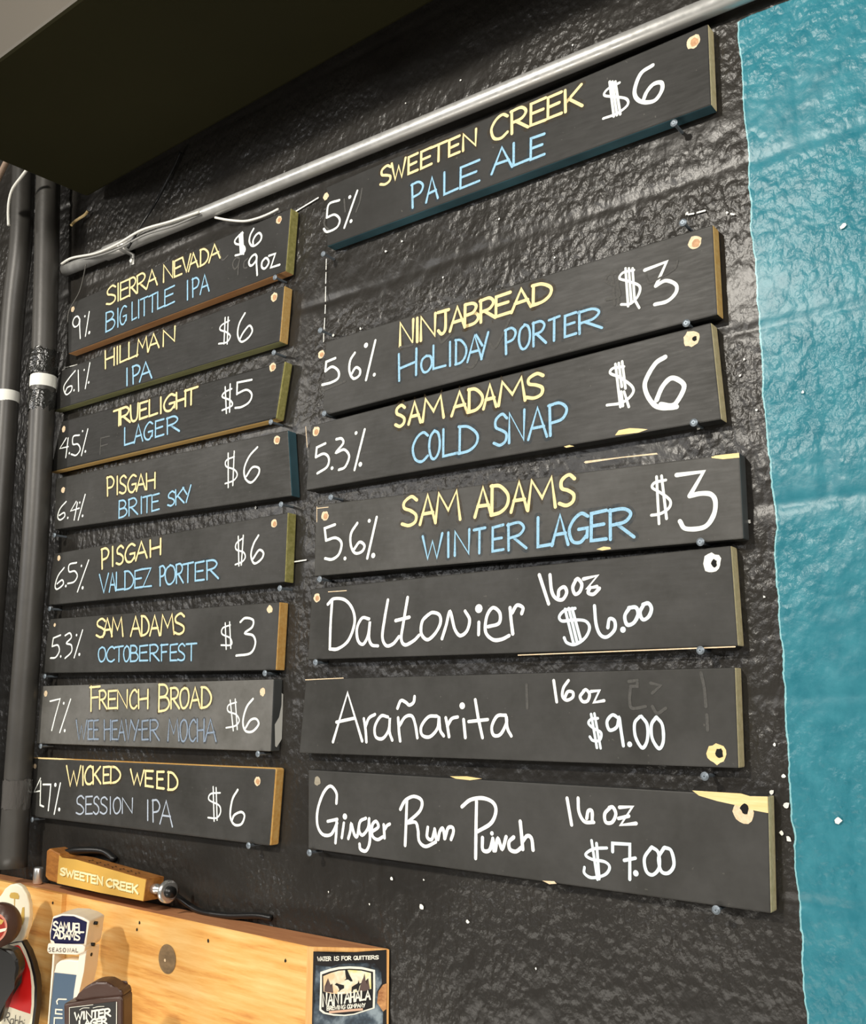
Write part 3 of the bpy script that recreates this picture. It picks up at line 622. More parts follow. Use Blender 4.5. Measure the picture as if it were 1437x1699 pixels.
letters('ging', *Wd, [('K', 'c 240 325 240 265 205 225 165 265 132 360 130 450 160 505 210 505 245 440|l 190 430 245 418|c 242 425 240 490 235 555|l 284 440 272 525|d 290 402 3.4|c 310 530 322 485 328 445 345 505 362 515 375 440|c 412 412 380 430 372 480 392 510 425 470 432 415|c 430 420 436 540 415 600 382 592 376 562|c 448 490 485 462 472 430 450 452 450 512 480 536 512 520|c 515 450 520 526|c 518 480 535 455 550 446', 4.4),
  ('K', 'c 612 360 640 310 690 285 736 310 725 370 650 440|c 650 310 645 450 640 570|c 652 440 700 436 715 480 722 545 760 576 818 550|c 772 465 768 520 795 535 812 480|l 812 475 822 535|c 832 535 842 490 858 470 868 500 870 530|c 872 530 890 470 915 465 922 490 908 535', 4.4),
  ('K', 'c 970 345 1020 305 1090 295 1150 320 1168 370 1140 440 1060 490|c 1055 315 1052 480 1050 645|c 1090 525 1092 595 1130 598 1150 535|l 1150 530 1156 600|d 1145 500 2.2|c 1165 600 1180 530 1205 590 1228 520|c 1272 522 1245 550 1250 592 1285 605 1320 580|c 1310 430 1318 510 1325 592|c 1322 550 1350 515 1376 530 1385 596', 4.6)])
letters('ging', *Sz, [('L', 'l 265 275 290 420|c 325 275 330 350 360 402 410 406|c 372 385 380 345 400 345 402 395|c 500 325 470 360 476 405 510 405 530 362 515 325 495 326|l 550 325 620 322 556 420 640 412|l 545 385 600 372', 4.0)])
letters('ging', *Pr, [('L', 'c 480 545 410 550 366 580 400 606 470 620 496 650 470 690 400 706 360 682 360 650|l 398 505 430 715|l 425 520 440 712', 3.4), ('L', 'l 512 565 512 520 605 525 605 715|l 575 612 635 600|d 638 682 2.8|c 720 545 685 600 695 670 730 690 765 650 760 570 725 540|c 790 545 762 600 776 670 815 680 845 636 830 560 795 542', 3.8)])

# ------------------------------------------------------------------ screws under the boards
def screw(x, y, label, r=.0046):
    p = at(x, y, CD-.026)
    bm = bmesh.new()
    a = Vector((0, 1, 0))
    tube(bm, [p-a*.0012, p, p+a*.0012, p+a*.003], [r*.55, r, r, .0022], 16)
    tube(bm, [p+a*.003, p+a*.0255], .0020, 10)
    s = r*.6
    for dx, dz in ((s, r*.12), (r*.12, s)):
        box(bm, (p.x-dx, p.y-.0014, p.z-dz), (p.x+dx, p.y-.0009, p.z+dz))
    o = obj('screw', bm, [M_screw]); tag(o, label, 'screw', 'screws in the wall under the boards'); return o
SC = [(536, 421, 'steel screw under the left end of the topmost right-column board'), (1118, 204, 'steel screw under the right end of the topmost right-column board'),
 (1133, 369, 'steel screw in bare wall above the right end of the ghosted $3 plank'), (531, 548, 'steel screw in bare wall above the left end of the ghosted $3 plank'),
 (1138.5, 536, 'steel screw under the right end of the ghosted $3 plank'), (537.5, 686, 'steel screw under the left end of the ghosted $3 plank'),
 (1151, 701, 'steel screw under the right end of the third right-column plank, priced $6'), (548.5, 825, 'steel screw under the left end of the third right-column plank, priced $6'),
 (1162, 899, 'steel screw under the right end of the longest-reaching $3 plank'), (530, 961, 'steel screw under the left end of the longest-reaching $3 plank'),
 (1162, 1079, 'bluish screw under the right end of the $6.00 script plank'), (523, 1099, 'screw under the left end of the $6.00 script plank'),
 (1169, 1288, 'bluish screw under the right end of the $9.00 script plank'), (1188, 1510, 'screw under the right end of the $7.00 script plank'),
 (513, 1415, 'screw under the left end of the $7.00 script plank'),
 (456, 460, 'screw under the right end of the 9oz plank'), (454, 585, 'screw under the right end of the 6.1% plank'), (449, 700, 'screw under the right end of the $5 plank'),
 (466, 837, 'screw under the right end of the 6.4% plank'), (90, 888, 'screw under the left end of the 6.4% plank'),
 (82, 1010, 'screw under the left end of the 6.5% plank'), (464, 976, 'screw under the right end of the 6.5% plank'),
 (74, 1122, 'screw under the left end of the left-column $3 plank'), (439, 1117, 'screw under the right end of the left-column $3 plank'),
 (67, 1238, 'screw under the left end of the 7% plank'), (427.5, 1251, 'screw under the right end of the 7% plank'),
 (53, 1360, 'screw under the left end of the 47% plank'), (412, 1403, 'screw under the right end of the 47% plank')]
for s in SC: screw(*s)

# paint flecks and chalk lines left on the bare wall
WF = Plane((0, -.0026, 0), (0, -1, 0)); bm = bmesh.new()
for x, y, r in [(553, 556, 3), (1140, 354, 2.5), (1357, 1348, 0), (699, 1504, 4), (776, 1529, 2.5), (650, 1458, 2.5), (1300, 1288, 2.6), (1280, 1315, 3), (1305, 1337, 4), (1297, 1382, 2.5), (1309, 1392, 3),
   (1285, 1236, 2.2), (1391, 1361, 4), (1399, 375, 3.5), (1258, 1338, 2), (1206, 353, 2), (889, 1607, 1.5), (703, 1460, 1.5), (465, 1004, 2.5), (424, 842, 2.5), (1160, 710, 3), (760, 290, 1.2), (613, 1500, 1.6), (545, 1480, 1.4), (764, 133, 1.6), (673, 171, 1.4), (950, 75, 1.6), (1235, 596, 1.6), (1228, 623, 1.6), (1255, 680, 1.6), (1243, 865, 2.2), (1268, 990, 1.6), (1332, 650, 1.8), (640, 417, 2.4), (667, 400, 2), (735, 460, 1.8), (828, 363, 1.6), (920, 427, 1.8), (598, 545, 2.2)]:
    if r: disc(bm, WF.to2(WF.pt(x, y)), r*.00085, WF, 0, 8, 1.0, .35)
p = Pen(WF, 0.0)
p.bm.free(); p.bm = bm
p.draw('O', 'l 541.5 430 541 447|l 541 452 540.5 470|l 540.5 476 540 500|l 540 506 539.5 520|l 539 528 538 546|l 537.5 552 537 567', 1.6)
p.draw('O', 'l 1142 356 1151 354.5|l 1157 353 1170 349.5|l 1213 355 1218 356', 2.2)
p.draw('O', 'l 490 351 528 328', 2.4); p.draw('O', 'l 97 622 108 610 128 605', 1.8); p.draw('O', 'l 489 932 508 929', 2.0)
tag(p.done('paint_fleck', M_white, None), 'white paint flecks and thin chipped lines on the bare black wall', 'paint flecks', None, 'stuff')

# ------------------------------------------------------------------ conduit, cables and pipes
yc = -.0165
def atc(x, y, yy): return at(x, y, CD+yy)
ca, cb = atc(107, 449, yc), atc(1181, 11, yc); dirc = (cb-ca).normalized()
e = thing('conduit', ca, 'long galvanised steel conduit pipe running along the top of the boards', 'conduit pipe')
bm = bmesh.new(); tube(bm, [ca, ca+dirc*.35, ca+dirc*.9, cb+dirc*.9], .0118, 24); obj('conduit_tube', bm, M_steel, e, True)
cp = ca+dirc*.17
bm = bmesh.new(); tube(bm, [cp-dirc*.028, cp-dirc*.026, cp+dirc*.026, cp+dirc*.028], [.0125, .0142, .0142, .0125], 24); obj('coupling', bm, M_steel, e, True)
for k, s in enumerate((.205,)):
    q = ca+dirc*s
    bm = bmesh.new(); pts = []
    for a in range(0, 181, 15):
        pts.append(q + Vector((0, -math.cos(math.radians(a-90)), math.sin(math.radians(a-90))))*.0128)
    pts = [Vector((q.x, -.0012, q.z-.034))] + [Vector((q.x, -.0012, q.z-.0135))] + pts[1:-1] + [Vector((q.x, -.0012, q.z+.0135))]
    vs = [(bm.verts.new(v_-dirc*.007), bm.verts.new(v_+dirc*.007)) for v_ in pts]
    for (a1, b1), (a2, b2) in zip(vs, vs[1:]): bm.faces.new((a1, b1, b2, a2))
    o = obj('strap', bm, M_steel, e, True); so = o.modifiers.new('thick', 'SOLIDIFY'); so.thickness = .0012
    if k == 0:
        bm = bmesh.new(); qq = Vector((q.x, -.004, q.z-.026)); tube(bm, [qq, qq+Vector((0, .004, 0))], .004, 12); obj('strap_screw', bm, M_white, o)

def cable(name, pix, yy, r, mt, label, cat='cable', lead=None):
    pts = [atc(x, y, yy if not isinstance(yy, list) else yy[i]) for i, (x, y) in enumerate(pix)]
    bm = bmesh.new(); tube(bm, crom(pts, 8), r, 8); return tag(obj(name, bm, mt, None, True), label, cat)
cable('cable', [(102, 438), (120, 428), (160, 420), (195, 405), (235, 382), (285, 367), (330, 352)], [-.030, -.031, -.033, -.036, -.036, -.034, -.032], .0024, M_cable, 'white cable lying along the top of the conduit at its left end')
cable('cable', [(125, 433), (165, 424), (200, 411), (240, 390), (290, 374), (335, 355)], [-.026, -.030, -.033, -.034, -.032, -.026], .0020, paint_noise('grey_cable', (.25, .25, .24), .5), 'grey cable tucked between the white cable and the conduit')
cable('cable', [(357, 361), (378, 365), (405, 367), (425, 363), (444, 356), (462, 347)], [-.016, -.012, -.008, -.008, -.008, -.008], .0022, M_cable, 'short white cable sagging out below the conduit above the 9oz plank')
cable('cable', [(143, 438), (136, 470), (130, 488), (115, 515), (112, 535)], [-.03, -.024, -.024, -.027, -.028], .0011, M_wire, 'thin grey wire hanging off the conduit left end')
cable('cable', [(300, 252), (285, 285), (262, 330), (240, 365), (212, 412)], [-.012, -.012, -.014, -.03, -.034], .0024, M_blackc, 'black wire running up from the conduit behind the duct')
cable('cable', [(46, 280), (36, 293), (22, 312), (16, 330), (14, 350), (14.5, 374)], [-.11, -.11, -.11, -.11, -.11, -.11], .0032, M_cable, 'thick white cable hanging in front of the left pipe top')
cable('cable', [(-12, 318), (0, 290), (14, 262)], [-.13, -.13, -.13], .006, newmat('beige_sleeve', (.30, .21, .15), .6), 'beige sleeved cable at the upper left edge beside the pipes')
cable('cable', [(118, 374), (126, 366), (140, 357), (146, 350)], [-.02, -.012, -.008, -.006], .0028, M_chip, 'short pale frayed cable end on the wall right of the pipes')
cable('cable', [(280, 1478), (300, 1492), (330, 1511), (375, 1519), (425, 1519), (450, 1523)], [-.012, -.012, -.010, -.010, -.010, -.010], .0045, M_blackc, 'black cable lying along the back of the wooden ledge')

def pipe(name, lab, rows, r, D):
    pts = [at(x, y, D) for x, y in rows]
    e = thing(name, pts[-1], lab, 'pipe', 'black vertical pipes at the left')
    bm = bmesh.new(); tube(bm, crom(pts, 4), r, 28); obj('pipe_run', bm, M_pipe, e, True)
    return e, crom(pts, 8)
def ring(parent, name, path, x, y, D, r, hgt, mt, wob=0.0, tilt=0.0):
    z0 = at(x, y, D).z; c_ = min(path, key=lambda q: abs(q.z-z0)); c_ = Vector((c_.x, c_.y, z0)); bm = bmesh.new(); n = 28; rows = []
    for k in range(5):
        z = c_.z + hgt*(k/4-.5); ee = 0.0 if 0 < k < 4 else -.0006
        rows.append([bm.verts.new((c_.x+math.cos(2*math.pi*i/n)*(r+ee+wob*random.uniform(-.3, 1)), c_.y+math.sin(2*math.pi*i/n)*(r+ee+wob*random.uniform(-.3, 1)), z+tilt*math.cos(2*math.pi*i/n)+wob*random.uniform(-1, 1)*1.5)) for i in range(n)])
    for a, b in zip(rows, rows[1:]):
        for i in range(n): bm.faces.new((a[i], a[(i+1) % n], b[(i+1) % n], b[i]))
    return obj(name, bm, mt, parent, True)
PD = CD-.045
e1, pp1 = pipe('pipe', 'black vertical pipe nearest the boards, with white band and tape', [(86, 180), (80, 310), (77, 450), (73, 600), (66, 760), (57, 920), (39, 1165), (26, 1350), (21.5, 1440)], .0240, PD)
ring(e1, 'white_band', pp1, 71.5, 635, PD, .0252, .024, M_white)
ring(e1, 'black_wrap', pp1, 72.5, 604, PD, .0262, .050, M_tape, .0035)
ring(e1, 'black_wrap', pp1, 70, 668, PD, .0252, .040, M_tape, .002)
ring(e1, 'clear_tape_wrap', pp1, 28.5, 1317, PD, .0248, .050, M_clear, .0018)
e2, pp2 = pipe('pipe', 'black vertical pipe at the far left edge, with one white band', [(42, 180), (39, 290), (35, 400), (24, 500), (16, 600), (6, 760), (-6, 930), (-25, 1165), (-45, 1470)], .0230, PD)
ring(e2, 'white_band', pp2, 10, 661, PD, .0242, .024, M_white)
p0 = at(41, 700, PD)
e = thing('pipe_clamp', p0, 'small steel pipe clamp on the wall between the two black pipes', 'pipe clamp')
bm = bmesh.new(); box(bm, (p0.x-.012, -.030, p0.z-.018), (p0.x+.012, .0, p0.z+.03), .003); obj('clamp_block', bm, M_tape, e)
bm = bmesh.new(); tube(bm, [(p0.x, -.030, p0.z), (p0.x, -.038, p0.z)], .005, 10); obj('clamp_bolt', bm, M_chrome, e, True)

# ------------------------------------------------------------------ wooden tap box on the wall
ZT = ZC-.313
M_ply = newmat('plywood_face', lin((236, 186, 110)), .5); t = NT(M_ply)
g = t.noise(t.coords((2.2, 2.2, 26)), 3.2, 7, .62); g2 = t.noise(t.coords((1, 1, 3)), 5, 3, .5)
cc = t.ramp(g, (.32, lin((206, 138, 66))), (.46, lin((234, 178, 98))), (.68, lin((246, 208, 138))))
t.base(t.mix(t.math('MULTIPLY', g2, .35), cc, lin((214, 150, 78)))); t.bump(g, .1, .001)
M_top = wood('weathered_top', lin((176, 116, 76)), lin((206, 146, 100)), .6, (3, 20, 20))
M_cham = wood('box_end_wood', lin((216, 150, 78)), lin((240, 190, 120)), .5, (30, 30, 2))
fl, fr, bk = Vector((-2.6, -.012, 0)), Vector((-.948, -.056, 0)), Vector((-.853, -.002, 0))
e = thing('tap_box', (-1.3, -.02, ZT-.6), 'orange plywood box on the wall at lower left carrying tap handles', 'tap box')
bm = bmesh.new()
ring_ = [(fl.x, fl.y, ZT), (fr.x, fr.y, ZT), (fr.x+.007, fr.y+.002, ZT), (bk.x, bk.y, ZT), (fl.x, -.002, ZT)]
fs = prism(bm, ring_, (0, 0, -.62))
fs[0].material_index = 1; fs[4].material_index = 2; fs[3].material_index = 2
bmesh.ops.bevel(bm, geom=list(bm.edges), offset=.001, segments=1, affect='EDGES', material=-1)
obj('box_body', bm, [M_ply, M_top, M_cham], e)
fn = Vector((fr.y-fl.y, -(fr.x-fl.x), 0)).normalized()     # outward normal of the front
if fn.y > 0: fn = -fn
PF = Plane((fr.x, fr.y, ZT), fn)
def onf(x, h=0.0):
    q = fl+(fr-fl)*((x-fl.x)/(fr.x-fl.x)); return Vector((q.x, q.y, 0))+fn*h
bm = bmesh.new()
xa, xb = -2.6, PF.pt(111, 1482).x
a_, b_ = onf(xa), onf(xb)
prism(bm, [(a_.x, a_.y, ZT+.001), (b_.x, b_.y, ZT+.001), (b_.x, b_.y, ZT-.62), (a_.x, a_.y, ZT-.62)], fn*.009, .0008)
obj('front_panel', bm, M_ply, e)
bm = bmesh.new(); disc(bm, PF.to2(PF.pt(278, 1591)), .0205, PF, .0008, 32)
o = obj('wood_plug', bm, wood('grey_plug', lin((104, 84, 58)), lin((146, 120, 86)), .6, (12, 12, 30)), e); o['label'] = 'grey round hole plug'
bm = bmesh.new(); disc(bm, PF.to2(PF.pt(275, 1593)), .0022, PF, .0014, 10); obj('plug_pin', bm, M_plug, o)
bm = bmesh.new()
for x, y in [(228, 1542), (232, 1531), (346, 1561), (474, 1594)]:
    disc(bm, PF.to2(PF.pt(x, y)), .0026, PF, .0008, 8, .8, .25)
PFL = Plane(Vector((fr.x, fr.y, ZT))+fn*.009, fn)
disc(bm, PFL.to2(PFL.pt(88, 1498)), .0026, PFL, .0008, 8, .8, .25)
obj('nail_hole', bm, M_hole, e)

# brewery sticker on the bevelled end of the box
cn = Vector((bk.y-fr.y, -(bk.x-fr.x-.007), 0)).normalized()
if cn.y > 0: cn = -cn
PS = Plane((bk.x, bk.y, ZT), cn)
zp = lambda *pts: [crop('Z')(*p) for p in pts]
st = thing('sticker', PS.pt(580, 1640)+cn*.0004, 'black and grey brewery sticker with white framed emblem on end of wooden box', 'sticker')
M_smoke = newmat('sticker_print', (.02, .02, .02), .35); t = NT(M_smoke); n_ = t.noise(t.coords(), 38, 5, .6)
t.base(t.ramp(n_, (.38, (.012, .012, .014)), (.52, lin((70, 84, 96))), (.68, lin((150, 164, 172)))))
M_sblk = newmat('sticker_black', (.012, .010, .010), .35); M_swht = newmat('sticker_cream', lin((248, 244, 228)), .45)
def flat(name, pts, h, mt, par, label=None):
    bm = bmesh.new(); f = poly(bm, PS, zp(*pts), h); bmesh.ops.triangulate(bm, faces=[f]); o = obj(name, bm, mt, par)
    if label: o['label'] = label
    return o
flat('backing', [(180, 165), (360, 200), (560, 205), (800, 175), (1270, 140), (1270, 1700), (150, 1700)], .0004, M_sblk, st)
flat('smoke_print', [(215, 370), (330, 400), (450, 395), (560, 350), (700, 345), (860, 370), (980, 330), (1110, 350), (1190, 470), (1200, 640), (1130, 760), (1150, 900), (1220, 1010), (1210, 1700), (185, 1700), (180, 1100), (210, 900), (190, 700), (230, 520)], .0006, M_smoke, st)
flat('orange_print', [(1150, 760), (1220, 660), (1275, 640), (1270, 1020), (1220, 1060), (1130, 930)], .0008, wood('orange_print', lin((150, 90, 50)), lin((226, 170, 110)), .4), st)
flat('emblem_border', [(285, 470), (420, 425), (560, 395), (720, 385), (900, 395), (1100, 440), (1105, 700), (1095, 1010), (940, 1060), (800, 1105), (660, 1125), (480, 1120), (330, 1090), (270, 1040), (280, 760)], .0010, M_swht, st)
flat('emblem_ground', [(310, 505), (430, 462), (560, 430), (720, 420), (900, 430), (1070, 468), (1072, 720), (1065, 1000), (920, 1045), (780, 1090), (640, 1105), (480, 1095), (360, 1070), (300, 1025), (310, 760)], .0012, M_sblk, st)
M_sky_ = newmat('emblem_sky', (.8, .8, .6), .45); t = NT(M_sky_); n_ = t.noise(t.coords(), 30, 3)
t.base(t.ramp(n_, (.38, lin((236, 226, 140))), (.5, lin((250, 246, 220))), (.62, lin((244, 206, 160)))))
flat('emblem_scene', [(330, 530), (440, 485), (560, 450), (720, 438), (900, 450), (1040, 485), (1045, 720), (950, 740), (800, 775), (620, 800), (450, 790), (335, 760)], .0014, M_sky_, st)
M_tree = newmat('emblem_trees', lin((96, 76, 70)), .5)
for pts in ([(345, 760), (350, 680), (365, 650), (385, 690), (400, 560), (440, 660), (440, 720), (465, 640), (480, 780)], [(860, 770), (880, 680), (905, 600), (925, 560), (945, 490), (960, 600), (985, 660), (1000, 560), (1010, 640), (1025, 720), (960, 750)]):
    flat('emblem_tree', pts, .0016, M_tree, st)
for nm, pts in (('emblem_bird', [(655, 432), (690, 440), (720, 510), (735, 570), (770, 605), (740, 610), (700, 580), (640, 590), (670, 570), (660, 500)]),
                ('emblem_bird', [(500, 655), (530, 630), (560, 645), (600, 660), (640, 665), (640, 710), (600, 730), (550, 770), (570, 730), (545, 680)]),
                ('emblem_animal', [(750, 760), (755, 690), (800, 660), (845, 635), (855, 590), (870, 640), (900, 630), (870, 680), (850, 720), (845, 780), (825, 720), (780, 730), (765, 770)])):
    flat(nm, pts, .0018, M_sblk, st)
pn = Pen(PS, .0022)
pn.word('Z', 'NANTAHALA', [(325, 385), (405, 475), (490, 560), (565, 645), (650, 730), (738, 795), (812, 880), (895, 945), (960, 1030)], (325, 975, 1030, 870), (325, 790, 1030, 745), 2.2)
pn.word('Z', 'BREWINGCOMPANY', [(388, 420), (428, 458), (464, 494), (500, 545), (552, 562), (572, 606), (616, 660), (690, 718), (724, 752), (758, 800), (806, 836), (842, 878), (884, 914), (920, 955)], (390, 1035, 955, 985), (390, 978, 955, 930), 1.1)
pn.done('emblem_lettering', M_swht, st)
pn = Pen(PS, .0012)
pn.word('Z', 'WATERISFORQUITTERS', [(245, 288), (292, 325), (330, 362), (368, 402), (408, 445), (488, 506), (514, 566), (602, 640), (648, 694), (702, 745), (785, 830), (838, 872), (880, 896), (904, 946), (952, 990), (998, 1040), (1048, 1094), (1102, 1155)], (245, 305, 1155, 275), (245, 245, 1155, 225), 1.1)
pn.done('slogan_lettering', M_swht, st)
flat('emblem_ribbon', [(415, 1050), (920, 1005), (920, 1040), (420, 1085)], .0016, newmat('ribbon_pink', lin((226, 184, 156)), .5), st)

# ------------------------------------------------------------------ gold tap handle lying on the box
P0 = at(94, 1466, CD-.043); P1 = at(237, 1495, CD-.061)
hn = Vector((P1.y-P0.y, -(P1.x-P0.x), 0)).normalized()
if hn.y > 0: hn = -hn
PH = Plane(P0, hn)
hp = lambda x, y: PH.pt(*crop('Y')(x, y))
ax = (PH.pt(237, 1495)-PH.pt(94, 1466)).normalized()
e = thing('beer_tap', (P0+P1)/2+Vector((0, .015, -.002)), 'gold block tap handle lying on its side on top of the wooden box', 'beer tap')
M_gold = paint_noise('gold_paint', lin((216, 172, 84)), .4, .05, 40, .12)
M_golds = wood('gold_side_wood', lin((140, 86, 36)), lin((190, 128, 60)), .45, (10, 30, 30))
bm = bmesh.new()
fs = prism(bm, [hp(175, 175), hp(205, 212), hp(350, 225), hp(700, 325), hp(1080, 430), hp(1048, 660), hp(600, 570), hp(150, 475)], -hn*.032)
for i, f in enumerate(fs): f.material_index = 0 if i == 0 else 1
bmesh.ops.bevel(bm, geom=list(bm.edges), offset=.0008, segments=2, affect='EDGES', material=-1)
obj('handle_block', bm, [M_gold, M_golds], e)
bm = bmesh.new(); prism(bm, [hp(45, 135), hp(75, 110), hp(180, 165), hp(150, 470), hp(60, 440), hp(30, 400)], -hn*.030, .002); obj('end_cap', bm, M_golds, e)
pn = Pen(PH, .0004, .0016)
pn.word('Y', 'SWEETEN', [(200, 250), (258, 335), (345, 390), (402, 448), (455, 512), (520, 568), (580, 636)], (200, 380, 1000, 585), (200, 310, 1000, 490), 3.0, .0)
pn.word('Y', 'CREEK', [(675, 735), (750, 810), (822, 872), (884, 935), (945, 1000)], (200, 378, 1000, 578), (200, 316, 1000, 492), 3.0, .0)
o = pn.done('raised_lettering', newmat('cream_raised_paint', lin((250, 242, 190)), .4), e, 'raised cream lettering')
tz = hp(700, 325)
PT = Plane(tz+Vector((0, 0, .0)), ((hp(1080, 430)-hp(350, 225)).cross(hn)).normalized())
if PT.n.z < 0: PT = Plane(tz, -PT.n)
pn = Pen(PT, .0006); 
for a in range(7):
    q = PT.to2(hp(430+a*80, 250+a*22)-hn*.012)
    ribbon(pn.bm, [q+Vector((-.004, -.004)), q+Vector((0, .005)), q+Vector((.003, -.003)), q+Vector((.006, .004))], .0018, PT, .0006+a*.00003)
pn.done('carved_marks', newmat('dark_carving', (.05, .028, .012), .5), e)
c1 = (hp(1064, 540))-hn*.016
bm = bmesh.new(); tube(bm, [c1, c1+ax*.010, c1+ax*.012, c1+ax*.033], [.0075, .0075, .0055, .0055], 18); obj('ferrule', bm, M_chrome, e, True)
c2 = c1+ax*.036-Vector((0, 0, .001))
bm = bmesh.new(); tube(bm, [c2-ax*.003, c2-ax*.002, c2+ax*.003, c2+ax*.004], [.0135, .0165, .0165, .013], 28); obj('flange', bm, M_chrome, e, True)
bm = bmesh.new(); tube(bm, [c2+ax*.004, c2+ax*.012], [.009, .008], 18); obj('threaded_end', bm, M_blackc, e, True)
# black handle lying behind it
q0, q1 = at(104, 1416, CD-.020), at(170, 1412, CD-.012)
bm = bmesh.new(); tube(bm, crom([q0, q0*.6+q1*.4+Vector((0, -.004, .004)), q1, q1+Vector((.03, .004, -.012))], 6), [.0055]*19, 10)
tag(obj('black_handle', bm, M_blackc, None, True), 'glossy black handle lying behind the gold block tap handle', 'handle')
f0 = at(63.5, 1452, CD-.02); f0.z = ZT+.0008
bm = bmesh.new(); tube(bm, [f0, f0+Vector((0, 0, .002)), f0+Vector((0, 0, .026)), f0+Vector((0, 0, .028))], [.0072, .0084, .0084, .0072], 20)
tag(obj('chrome_ferrule', bm, M_chrome, None, True), 'small chrome ferrule standing on the box left of the gold handle', 'ferrule')

# ------------------------------------------------------------------ upright tap handles in front of the box
def facing(deg): return Vector((math.sin(math.radians(deg)), -math.cos(math.radians(deg)), 0))
def plate(par, name, pl, c, pts, depth, mt, bevel=.0012, lift=0.0, label=None):
    f = crop(c); bm = bmesh.new()
    prism(bm, [pl.pt(*f(*p))+pl.n*lift for p in pts], -pl.n*depth, bevel)
    o = obj(name, bm, mt, par)
    if label: o['label'] = label
    return o
def decal(par, name, pl, c, pts, h, mt, label=None):
    f = crop(c); bm = bmesh.new(); fc = poly(bm, pl, [f(*p) for p in pts], h); bmesh.ops.triangulate(bm, faces=[fc])
    o = obj(name, bm, mt, par)
    if label: o['label'] = label
    return o
# white and blue handle
n1 = facing(27); PA = Plane(at(115, 1600, CD-.135), n1)
M_ivory = newmat('ivory_plastic', lin((246, 234, 214)), .35); M_navy = newmat('navy_enamel', lin((26, 26, 64)), .3); M_slate = newmat('slate_blue_print', lin((74, 96, 118)), .4)
e = thing('beer_tap', PA.pt(100, 1760), 'white tap handle with navy head label and blue lower panel', 'beer tap')
plate(e, 'head', PA, 'S', [(140, 250), (270, 215), (430, 222), (560, 265), (640, 315), (610, 480), (590, 640), (560, 690), (120, 640), (100, 560), (105, 450)], .046, M_ivory, .002)
decal(e, 'head_label', PA, 'S', [(152, 278), (270, 238), (430, 244), (605, 322), (590, 470), (565, 615), (175, 618), (160, 580), (115, 560), (118, 470)], .0006, M_navy, 'navy head label')
plate(e, 'lip', PA, 'S', [(95, 600), (170, 622), (560, 618), (600, 650), (590, 720), (480, 765), (330, 748), (110, 748), (80, 705)], .030, M_ivory, .002, .004)
plate(e, 'side_post', PA, 'S', [(500, 720), (600, 700), (560, 1000), (470, 1400), (380, 2200), (330, 2200), (430, 1250), (470, 1000)], .040, M_ivory, .0015)
plate(e, 'side_post', PA, 'S', [(138, 740), (168, 740), (150, 1000), (105, 1500), (60, 2200), (30, 2200), (90, 1500), (125, 1000)], .030, M_ivory, .0012)
plate(e, 'lower_panel', PA, 'S', [(172, 900), (230, 850), (340, 835), (495, 850), (470, 1040), (440, 1260), (330, 2200), (55, 2200), (105, 1500), (150, 1010)], .022, M_ivory, .002, -.002)
decal(e, 'blue_print', PA, 'S', [(158, 1008), (310, 1025), (465, 1042), (430, 1280), (330, 2190), (60, 2190), (108, 1500)], -.0014, M_slate, 'slate blue panel print')
pn = Pen(PA, .0010)
pn.word('S', 'SAMUEL', [(155, 215), (225, 290), (296, 360), (370, 425), (440, 490), (500, 565)], (155, 430, 565, 465), (155, 315, 565, 350), 2.5, .0)
pn.word('S', 'ADAMS', [(165, 230), (240, 300), (310, 370), (378, 440), (450, 515)], (165, 535, 515, 565), (165, 440, 515, 460), 2.5, .0)
pn.done('label_lettering', M_ivory, e, 'white label lettering')
pn = Pen(PA, .0046); pn.word('S', 'SEASONAL', [(110, 140), (160, 188), (208, 240), (256, 280), (304, 340), (368, 402), (420, 458), (475, 505)], (110, 712, 505, 722), (110, 660, 505, 668), .8, .0)
pn.done('lip_lettering', M_sblk, e, 'black lip lettering')
pn = Pen(PA, -.0008)
pn.draw('S', 'l 320 1368 215 1365 192 1395 200 1430|l 265 1510 180 1505 176 1560 262 1568|l 265 1620 162 1618 158 1690|l 158 1690 160 1710', 2.0)
pn.done('panel_lettering', M_ivory, e, 'white sideways lettering')
for x, y in ((690, 358), (650, 650), (612, 785), (530, 1128)):
    sd = Vector((math.cos(math.radians(27)), math.sin(math.radians(27)), 0))
    c_ = PA.pt(*crop('S')(x-70, y+10)); bm = bmesh.new()
    q = c_ - n1*.016 + sd*.004; tube(bm, [q-sd*.004, q+sd*.0022], .0026, 10); obj('side_rivet', bm, M_blackc, e, True)
# dark brown handle
n2 = facing(30); PB = Plane(at(150, 1680, CD-.185), n2)
M_brn = paint_noise('dark_brown_resin', lin((74, 50, 40)), .38, .3, 60, .2); M_char = newmat('charcoal_label', lin((38, 36, 34)), .4)
e = thing('beer_tap', PB.pt(155, 1780), 'dark brown tap handle with crown top and framed cream-lettered plaque', 'beer tap')
plate(e, 'plaque', PB, 'S', [(285, 1425), (680, 1370), (1060, 1322), (1092, 1360), (1092, 2250), (300, 2250)], .032, M_brn, .003)
plate(e, 'crown', PB, 'S', [(400, 1400), (470, 1300), (550, 1215), (640, 1165), (720, 1140), (840, 1142), (920, 1185), (985, 1245), (1050, 1250), (1080, 1330), (1060, 1360), (680, 1410)], .030, M_brn, .003, -.004)
decal(e, 'plaque_label', PB, 'S', [(365, 1468), (680, 1430), (1000, 1392), (998, 2240), (372, 2240)], .0006, M_char, 'charcoal plaque label')
pn = Pen(PB, .0009)
pn.draw('S', 'l 372 2200 372 1475 690 1436|c 510 1505 560 1480 640 1478|c 690 1480 760 1462 840 1458', .7)
pn.draw('S', 'l 1008 1400 1004 2200', 1.0)  # metallic highlight on the right border, painted as a cream line
pn.word('S', 'WINTER', [(445, 545), (550, 590), (600, 680), (690, 755), (765, 830), (845, 925)], (460, 1640, 925, 1588), (445, 1545, 925, 1488), 2.3, .0)
